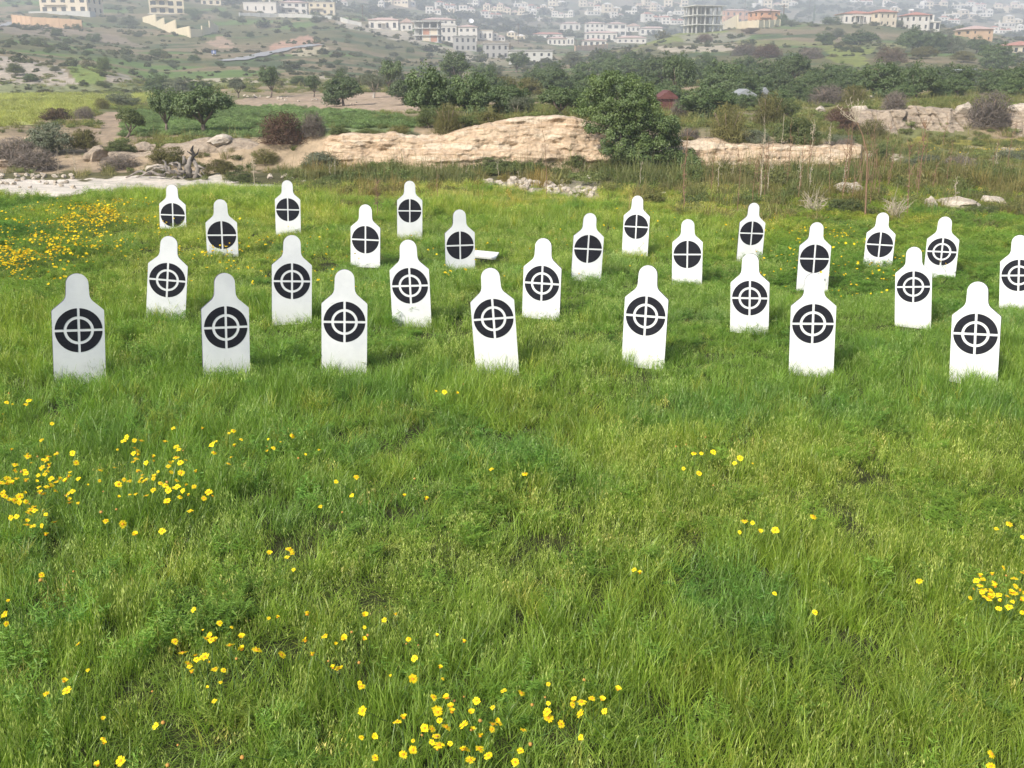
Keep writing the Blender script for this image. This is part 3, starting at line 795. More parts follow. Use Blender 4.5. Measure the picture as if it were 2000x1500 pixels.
# ------------------------------------------------------------------ yellow daisies
M_PETAL = leafmat('yellow_petal', (0.80, 0.58, 0.012), (0.86, 0.68, 0.03), 0.25, gloss=0.0)
M_HEART = plain('daisy_heart', (0.60, 0.26, 0.012), 0.9, 0.2, 300)
M_SPENT = plain('spent_daisy_head', (0.42, 0.22, 0.05), 0.9, 0.25, 200)
M_STEM = plain('daisy_stem', (0.07, 0.13, 0.03), 0.8)
def daisy_meshes(seed, n=13, R=.023, cup=.15):
    r = np.random.default_rng(seed); V, F, T = [], [], []
    for k in range(n):
        a = 2 * math.pi * k / n + r.normal(0, .06); L = R * r.uniform(.86, 1.06); w = R * .185
        el = cup + r.normal(0, .12)
        d = np.array([math.cos(a), math.sin(a), 0]); s = np.array([-d[1], d[0], 0]); b = len(V)
        for t, ww in ((.2, .40), (.55, .85), (.84, 1.0), (1.0, .45)):
            p = d * L * t * math.cos(el) + np.array([0, 0, L * t * math.sin(el) - .3 * L * t * t * (t > .7) * .4])
            V += [tuple(p - s * w * ww), tuple(p + s * w * ww)]
        tn = r.uniform()
        for j in range(3): F.append((b + 2 * j, b + 2 * j + 1, b + 2 * j + 3, b + 2 * j + 2)); T.append(tn)
    pet = mesh_np('petals', np.array(V), np.array(F), [M_PETAL], None, False, {'tone': ('FLOAT', 'FACE', np.array(T))})
    mb = MB(); mb.tube([(0, 0, -.002), (0, 0, .001), (0, 0, .004), (0, 0, .0055)], [R * .30, R * .37, R * .28, R * .05], 9)
    heart = mb.mesh('disc', [M_HEART], True)
    ms = MB(); ms.tube([(0, 0, -.001), (0.004, .003, -.06), (0.002, -.004, -.13), (-.01, .003, -.2)], [.0013, .0014, .0015, .0018], 5)
    return pet, heart, ms.mesh('stem', [M_STEM], True)
DAISY = [daisy_meshes(900 + k, [12, 13, 14, 11][k], .023, [.12, .3, -.05, .75][k]) for k in range(4)]
mb = MB(); mb.tube([(0, 0, -.006), (0, 0, 0), (0, 0, .006), (0, 0, .009)], [.004, .0095, .008, .002], 8)
ME_SPENT = mb.mesh('head', [M_SPENT], True)

ZA = [(50,52),(160,90),(37,103),(68,112),(145,114),(15,168),(290,222),(232,313),(707,296),(690,320),(750,315),(655,366),(320,384),(405,386),(745,387),(968,248),(1130,250),(1302,260),(1278,275),(1345,310),(1205,322),(1183,338),(1310,345),(1497,308),(1565,322),(1632,288),(1490,348),(1525,358),(1490,372),(985,352),(1022,372),(983,408),(1195,382),(1290,410),(1705,396),(1665,414),(1780,367),(155,405),(210,405),(240,425),(260,425),(175,440),(425,440),(235,467),(270,464),(90,490),(120,490),(145,500),(215,510),(250,505),(390,490),(372,527),(207,543),(218,575),(815,440),(940,460),(965,432),(1005,437),(882,490),(1010,497),(660,560),(692,534),(555,540),(490,562),(776,546),(812,538),(855,527),(932,548),(985,540),(990,575),(855,592),(940,592),(577,600),(757,614),(725,615),(665,630),(1020,596),(1005,630),(1165,605),(25,627),(55,648),(80,650),(110,628),(145,655),(165,670),(405,600),(365,622),(435,664),(195,708),(240,705),(255,728),(62,745),(93,740),(185,795),(235,790),(150,765),(590,765),(565,716),(650,700),(685,782),(905,822),(410,1046),(232,1066),(228,1095),(1615,925),(1633,945),(1602,968),(1638,1036),(1505,945),(1788,684),(1910,716),(1880,547),(1988,520),(1963,622)]
ZF = [(48,212),(25,286),(35,338),(1082,260),(1225,335),(1292,358),(1132,376),(1178,430),(1350,410),(975,437),(1095,538),(1165,553),(1320,533),(1198,592),(1247,598),(1058,580),(1230,665),(1160,692),(1197,770),(490,597),(358,660),(375,712),(258,728),(850,715),(577,865),(910,890),(870,908),(575,978),(583,1005),(993,1015),(1353,1083),(548,1127),(935,1127),(675,1103),(1500,308),(1548,303),(437,452)]
ZC = [(320,290),(430,317),(320,357),(248,385),(97,408),(725,403),(160,447),(620,457),(553,450),(565,423),(338,402),(118,547),(290,555),(600,532),(25,552),(742,582),(756,645),(465,627),(293,668),(308,824),(1345,675),(1545,652),(1098,714),(1195,725),(875,745),(705,748),(945,768),(1735,705),(1588,755),(1490,765),(1645,760),(1328,748),(1345,782),(1255,790),(1480,790),(1660,827),(1035,805),(790,752),(822,768),(805,802),(1340,830),(738,876),(727,832),(965,880),(1075,895),(775,915),(695,925),(655,920),(915,932),(1030,927),(1415,898),(1527,972),(640,960),(590,990),(697,997),(797,1007),(725,965),(302,973),(380,966),(590,1042),(535,1068),(378,1086),(910,1100),(1190,1048),(1245,1010),(1160,1110),(1825,38),(1858,55)]
ZD = [(485,60),(413,113),(528,108),(612,102),(440,52),(825,25),(1845,95),(1990,140),(1918,65),(1415,384),(608,455),(833,560),(1700,480),(1805,490),(1835,392),(1900,355),(1945,372),(1990,340),(1950,415),(1925,445),(1935,500),(1985,490),(1858,540),(1990,560),(1808,442),(1755,408),(1720,430),(1820,1350),(1815,1420)]
ZM = [(852,764),(868,766),(905,750),(893,768),(1378,854),(1320,872),(1355,885),(1340,868),(1370,885),(1393,883),(1335,915),(1365,925),(1435,905),(1445,895),(1470,905),(1393,948),(960,917),(1025,925),(833,975),(810,935),(790,968)]
k_ = 1 / 2.857
FL = [(a * k_, 750 + b * k_) for a, b in ZA] + [(a * k_, 1100 + b * k_) for a, b in ZF] + [(600 + a * k_, 1100 + b * k_) for a, b in ZC if a > 100 or b < 500] + [(1300 + a * k_, 1000 + b * k_) for a, b in ZD] + ZM
SPOTS = [('in the bottom middle of the meadow, largest flowers', 800, 1280, 1310, 1510), ('left of the bottom middle, near the bottom edge', 590, 800, 1140, 1510),
         ('in the bottom left part of the meadow', 0, 590, 1140, 1510), ('at the right edge, low in the meadow', 1840, 2010, 1000, 1300),
         ('alone in the bottom right corner', 1840, 2010, 1400, 1510), ('in the loose drift at the left edge of the meadow', 0, 185, 750, 1140),
         ('in the left hand drift, well in front of the boards', 185, 460, 750, 1140), ('at the right end of the left hand drift', 460, 640, 750, 1140),
         ('in the open grass right of the middle', 1290, 1500, 830, 970), ('in the grass below the front row of boards', 640, 1290, 740, 1140), ('scattered in the right half of the meadow', 1290, 1840, 970, 1510), ('just below the fourth board of the front row', 800, 1290, 1140, 1310)]
N_DAISY = 0
def daisy(px, py, hgt, where, size=1.0):
    global N_DAISY
    d = ray(px, py)
    Pg = ground_at(px, py)
    t = (hgt + Pg[2] - CAMH) / d[2]
    for _ in range(3):
        Q = np.array([0, 0, CAMH]) + d * t
        t = (hgt + float(height(Q[0], Q[1])) - CAMH) / d[2]
    Q = np.array([0, 0, CAMH]) + d * t
    spent = random.random() < 0.16
    o = thing('yellow_daisy', ('small spent orange daisy head ' if spent else 'yellow daisy ') + where, 'flower', Q, random.uniform(0, 6.28), ('spent daisy heads ' if spent else 'yellow daisies ') + where)
    o.rotation_euler = (random.gauss(.35, .3), random.gauss(0, .3), random.uniform(-.7, .7))
    s = size * random.uniform(.62, 1.02) * (1.0 if random.random() < .7 else .6)
    o.scale = (s, s, s)
    pet, heart, stem = DAISY[random.choice([0, 0, 1, 1, 2, 3])]
    if spent:
        link('head', ME_SPENT, o)
    else:
        link('petals', pet, o); link('disc', heart, o)
    link('stem', stem, o)
    N_DAISY += 1
for px, py in FL:
    w = next((n for n, x0, x1, y0, y1 in SPOTS if x0 <= px < x1 and y0 <= py < y1), 'in the open grass of the meadow')
    daisy(px, py, random.uniform(.24, .30), w, 1.0 if py > 1150 else 1.15)
for _ in range(38):                                             # the drift between the boards on the right
    px, py = random.gauss(1640, 75), random.gauss(502, 30)
    daisy(px, py, random.uniform(.24, .32), 'among the boards at the right of the far rows', 1.25)

# the thick drifts on the left: past counting
mb = MB()
V, F, MI, T = [], [], [], []
def one_mesh(parts):
    V, F, T, MI = [], [], [], []
    for mi, me in parts:
        b = len(V); V += [tuple(v.co) for v in me.vertices]
        for p in me.polygons: F.append([i + b for i in p.vertices]); MI.append(mi); T.append(.5)
    return mesh_np('daisy_tuft', np.array(V), F, [M_PETAL, M_HEART, M_STEM], MI, False, {'tone': ('FLOAT', 'FACE', np.array(T))})
DP = [bpy.data.objects.new('daisy_tuft', one_mesh([(0, DAISY[k][0]), (1, DAISY[k][1]), (2, DAISY[k][2])])) for k in (0, 1, 3)]
dp = []
def drift(cx, cy, sx, sy, n, slope=0.0):
    for _ in range(n):
        a, b = random.gauss(0, 1), random.gauss(0, 1)
        px = cx + a * sx; py = cy + b * sy + a * slope
        if px < -60 or (py < 388 and px < 1700): continue
        if fbm(np.array(px / 40), np.array(py / 10), 88, 2) < .42: continue
        d = ray(px, py); P0 = ground_at(px, py)
        t = (P0[2] + .24 - CAMH) / d[2]; Q = d * t
        dp.append((Q[0], Q[1], float(height(Q[0], Q[1])) + random.uniform(.2, .29)))
drift(200, 416, 62, 15, 950, -4); drift(60, 492, 64, 20, 700, -8); drift(130, 470, 60, 14, 160, -6); drift(30, 460, 40, 22, 90)
drift(300, 478, 110, 22, 170, 4); drift(480, 480, 110, 25, 110, 4); drift(70, 430, 60, 14, 60)
drift(640, 520, 100, 20, 40); drift(980, 490, 130, 30, 34); drift(1260, 440, 70, 22, 36); drift(1570, 480, 120, 34, 110); drift(1700, 540, 60, 22, 70); drift(1640, 462, 60, 10, 60); drift(60, 940, 46, 34, 70); drift(310, 920, 70, 36, 60); drift(880, 1430, 90, 40, 34); drift(1960, 1150, 34, 30, 30); drift(430, 1270, 70, 40, 18); drift(690, 1280, 90, 60, 22); drift(1950, 271, 60, 5, 150); drift(1860, 280, 40, 5, 50)
dp = np.array(dp); n = len(dp)
scatter('yellow_daisies', dp, RNG.uniform(0, 6.28, n), RNG.uniform(.7, 1.15, (n, 1)) * np.ones((1, 3)), RNG.integers(0, 3, n), np.ones((n, 3)), DP, 'thick drifts of yellow daisies among the far boards', 'flowers', RNG.normal(0.1, .3, (n, 2)))

# ------------------------------------------------------------------ trees and bushes
def crown(lobes, nclump, nleaf, leaf, seed, jit=1.0, aspect=1.6, clump=0.16, hollow=.35, drop=0.0, upbias=.25):
    """leaf clumps spread through ellipsoid lobes; every leaf is a small tilted quad"""
    r = np.random.default_rng(seed)
    vol = np.array([l[3] * l[4] * l[5] for l in lobes]) ** .67; vol /= vol.sum()
    C = []
    for _ in range(nclump):
        l = lobes[r.choice(len(lobes), p=vol)]
        d = r.normal(size=3); d /= np.linalg.norm(d)
        if d[2] < -.35: d[2] *= .4
        q = r.uniform(hollow, 1.0) ** .5 * r.uniform(.86, 1.08)
        C.append((l[0] + d[0] * l[3] * q, l[1] + d[1] * l[4] * q, l[2] + d[2] * l[5] * q, *d))
    C = np.array(C)
    k = np.repeat(np.arange(nclump), nleaf)
    m = len(k)
    cs = clump * r.uniform(.6, 1.35, nclump)[k][:, None]
    dd = r.normal(size=(m, 3)); dd /= np.linalg.norm(dd, axis=1)[:, None]
    P = C[k, :3] + dd * cs * (r.uniform(0, 1, (m, 1)) ** .45) * np.array([1, 1, .8]) * jit
    P[:, 2] -= drop * r.uniform(0, 1, m)
    nrm = dd * .8 + C[k, 3:] * .5 + r.normal(0, .5, (m, 3)) + np.array([0, 0, upbias]); nrm /= np.linalg.norm(nrm, axis=1)[:, None]
    t = np.cross(nrm, r.normal(size=(m, 3))); t /= np.linalg.norm(t, axis=1)[:, None]
    b = np.cross(nrm, t)
    s = (leaf * r.uniform(.6, 1.3, m))[:, None]
    ctip = nrm * s * .25
    V = np.stack([P - t * s, P - b * s / aspect + ctip, P + t * s, P + b * s / aspect + ctip], 1).reshape(-1, 3)
    F = np.arange(4 * m).reshape(m, 4)
    tone = np.clip(r.uniform(0, 1, nclump)[k] * .6 + r.uniform(0, .4, m), 0, 1)
    return V, F, tone

def branches(mb, r, base, top, spread, rad, n=4, wob=.05, mi=0):
    base, top = np.array(base, float), np.array(top, float)
    fork = base + (top - base) * .38 + r.normal(0, wob, 3) * np.array([1, 1, .2])
    mb.tube([base - np.array([0, 0, .06]), base + (fork - base) * .5 + r.normal(0, wob * .4, 3), fork], [rad * 1.25, rad, rad * .8], 7, mi)
    for i in range(n):
        a = 2 * math.pi * i / n + r.uniform(-.5, .5)
        e = top + np.array([math.cos(a) * spread, math.sin(a) * spread, r.uniform(-.12, .12)])
        mid = fork + (e - fork) * .5 + np.array([math.cos(a), math.sin(a), .2]) * spread * .18
        mb.tube([fork, mid, e], [rad * .62, rad * .42, rad * .12], 5, mi)

M_BARK = plain('grey_bark', (0.15, 0.12, 0.095), 0.95, .3, 8, .5)
M_PALEBARK = plain('pale_olive_bark', (0.33, 0.29, 0.24), 0.95, .25, 8, .5)
M_TWIG = plain('bare_twig', (0.20, 0.145, 0.105), 0.95, .25, 6)
L_CAROB = leafmat('carob_leaf', (0.050, 0.088, 0.024), (0.112, 0.160, 0.047), .22, gloss=.05)
L_OLIVE = leafmat('olive_leaf', (0.095, 0.115, 0.062), (0.16, 0.175, 0.105), .22, gloss=.05)
L_GREEN = leafmat('shrub_leaf', (0.070, 0.098, 0.028), (0.14, 0.165, 0.05), .28, gloss=.03)
L_BROWN = leafmat('dry_leaf', (0.105, 0.075, 0.052), (0.185, 0.135, 0.09), .2, gloss=.0)
L_MAROON = leafmat('maroon_twig', (0.095, 0.055, 0.042), (0.165, 0.105, 0.075), .2, gloss=.0)
L_GREY = leafmat('grey_twig', (0.15, 0.125, 0.11), (0.24, 0.205, 0.18), .2, gloss=.0)
L_KHAKI = leafmat('khaki_leaf', (0.125, 0.12, 0.048), (0.20, 0.185, 0.075), .25, gloss=.0)
L_BRIGHT = leafmat('bright_leaf', (0.054, 0.098, 0.020), (0.148, 0.205, 0.048), .30, gloss=.06)

def make_kind(kind, seed):
    """crown and trunk meshes of one plant, one unit high and about one wide"""
    r = np.random.default_rng(seed)
    mb = MB()
    if kind == 'carob':
        lobes = [(r.uniform(-.2, .2), r.uniform(-.15, .15), .62, .40, .38, .34)]
        for i in range(5):
            a = r.uniform(0, 6.28); lobes.append((.3 * math.cos(a), .26 * math.sin(a), r.uniform(.35, .7), r.uniform(.17, .27), r.uniform(.17, .25), r.uniform(.16, .26)))
        c = crown(lobes, 140, 62, .0225, seed, clump=.11)
        branches(mb, r, (0, 0, 0), (0, 0, .6), .25, .04, 5)
    elif kind == 'ground_carob':
        lobes = [(0, 0, .43, .45, .41, .47)] + [(r.uniform(-.34, .34), r.uniform(-.3, .3), r.uniform(.12, .6), .23, .23, .24) for _ in range(5)]
        c = crown(lobes, 145, 62, .0225, seed, clump=.11)
        branches(mb, r, (0, 0, 0), (0, 0, .5), .25, .035, 4)
    elif kind == 'standard':                                     # a round head on a clear stem
        lobes = [(0, 0, .66, .40, .36, .30)] + [(r.uniform(-.28, .28), r.uniform(-.2, .2), r.uniform(.5, .8), .2, .2, .18) for _ in range(4)]
        c = crown(lobes, 95, 55, .026, seed, clump=.115)
        branches(mb, r, (0, 0, 0), (0, 0, .66), .22, .035, 4)
    elif kind == 'olive':
        lobes = [(0, 0, .62, .42, .38, .33)] + [(r.uniform(-.3, .3), r.uniform(-.3, .3), r.uniform(.35, .75), .22, .2, .2) for _ in range(5)]
        c = crown(lobes, 100, 40, .026, seed, clump=.13, aspect=2.8)
        branches(mb, r, (0, 0, 0), (0, 0, .6), .28, .05, 4, .09)
    elif kind == 'shrub':
        lobes = [(0, 0, .38, .42, .40, .42)] + [(r.uniform(-.36, .36), r.uniform(-.3, .3), r.uniform(.2, .66), .2, .2, .24) for _ in range(6)]
        c = crown(lobes, 115, 56, .023, seed, clump=.125, aspect=2.0)
        branches(mb, r, (0, 0, 0), (0, 0, .5), .3, .02, 5)
    elif kind == 'twiggy':                                       # leafless: a dome of fine upright twigs
        V, F, T = [], [], []
        for i in range(2600):
            a = r.uniform(0, 6.28); el = math.acos(r.uniform(-.15, 1))
            d = np.array([math.cos(a) * math.sin(el), math.sin(a) * math.sin(el), max(0, math.cos(el))])
            lump = 0.86 + .22 * float(vnoise(a * 1.4 + 20, el * 2.2 + 5, seed))
            p1 = d * np.array([.5, .5, .96]) * lump * r.uniform(.55, 1.0) + np.array([0, 0, .02])
            dv = d * .5 + np.array([0, 0, .45]) + r.normal(0, .55, 3); dv /= np.linalg.norm(dv)
            p0 = p1 - dv * r.uniform(.10, .2); p0[2] = max(p0[2], 0)
            s = np.cross(p1 - p0, r.normal(size=3)); s /= np.linalg.norm(s) + 1e-9
            w = r.uniform(.003, .008); b = len(V)
            V += [p0 - s * w, p0 + s * w, p1 + s * w * .4, p1 - s * w * .4]; F.append((b, b + 1, b + 2, b + 3)); T.append(r.uniform())
        cc = crown([(0, 0, .45, .44, .42, .46)], 70, 30, .016, seed, clump=.11, aspect=2.4)
        b = len(V); V = np.concatenate([np.array(V), cc[0]]); F = np.concatenate([np.array(F), cc[1] + b]); T = np.concatenate([T, cc[2]])
        c = (V, F, np.array(T))
        for i in range(9):
            a = r.uniform(0, 6.28); mb.tube([(0, 0, -.05), (.16 * math.cos(a), .16 * math.sin(a), .35), (.34 * math.cos(a), .34 * math.sin(a), .72)], [.014, .01, .004], 4)
    elif kind == 'cypress':
        lobes = [(0, 0, .2 + .15 * i, .16 * (1 - i * .13), .16 * (1 - i * .13), .16) for i in range(6)]
        c = crown(lobes, 80, 30, .03, seed, clump=.07)
        mb.tube([(0, 0, -.05), (0, 0, .3)], [.03, .02], 6)
    return c, mb
PLANTS = {}
def plant_mesh(kind, var, leafm, barkm):
    key = (kind, var, leafm.name)
    if key not in PLANTS:
        if (kind, var) not in PLANTS: PLANTS[(kind, var)] = make_kind(kind, 1000 + 37 * var + 7 * len(kind))
        (V, F, T), mb = PLANTS[(kind, var)]
        PLANTS[key] = (mesh_np('crown', V, F, [leafm], None, False, {'tone': ('FLOAT', 'FACE', T)}), mb.mesh('trunk', [barkm], True))
    return PLANTS[key]
NAMES = {'carob': ('carob_tree', 'tree'), 'ground_carob': ('carob_tree', 'tree'), 'standard': ('carob_tree', 'tree'), 'olive': ('olive_tree', 'tree'), 'shrub': ('shrub', 'bush'), 'twiggy': ('twiggy_bush', 'bush'), 'cypress': ('cypress_tree', 'tree')}
def plant(kind, leafm, px, base, top, width, label, group=None, var=None, name=None, at=None, lean=0.0):
    P = ground_at(px, base) if at is None else at
    z = depth_of(P)
    h = (base - top) * z / FPX / .97; w = width * z / FPX / .98
    var = random.randrange(4) if var is None else var
    c, t = plant_mesh(kind, var, leafm, M_PALEBARK if kind == 'olive' else (M_TWIG if kind == 'twiggy' else M_BARK))
    nm, cat = NAMES[kind]
    o = thing(name or nm, label, cat, (P[0], P[1], P[2] - .03 * h), random.uniform(-.4, .4) + random.choice([0, math.pi]), group)
    o.scale = (w, (w + h) / 2 if kind != 'cypress' else w, h)
    if lean: o.rotation_euler[1] = lean
    link('crown', c, o); link('trunk', t, o)
    return o

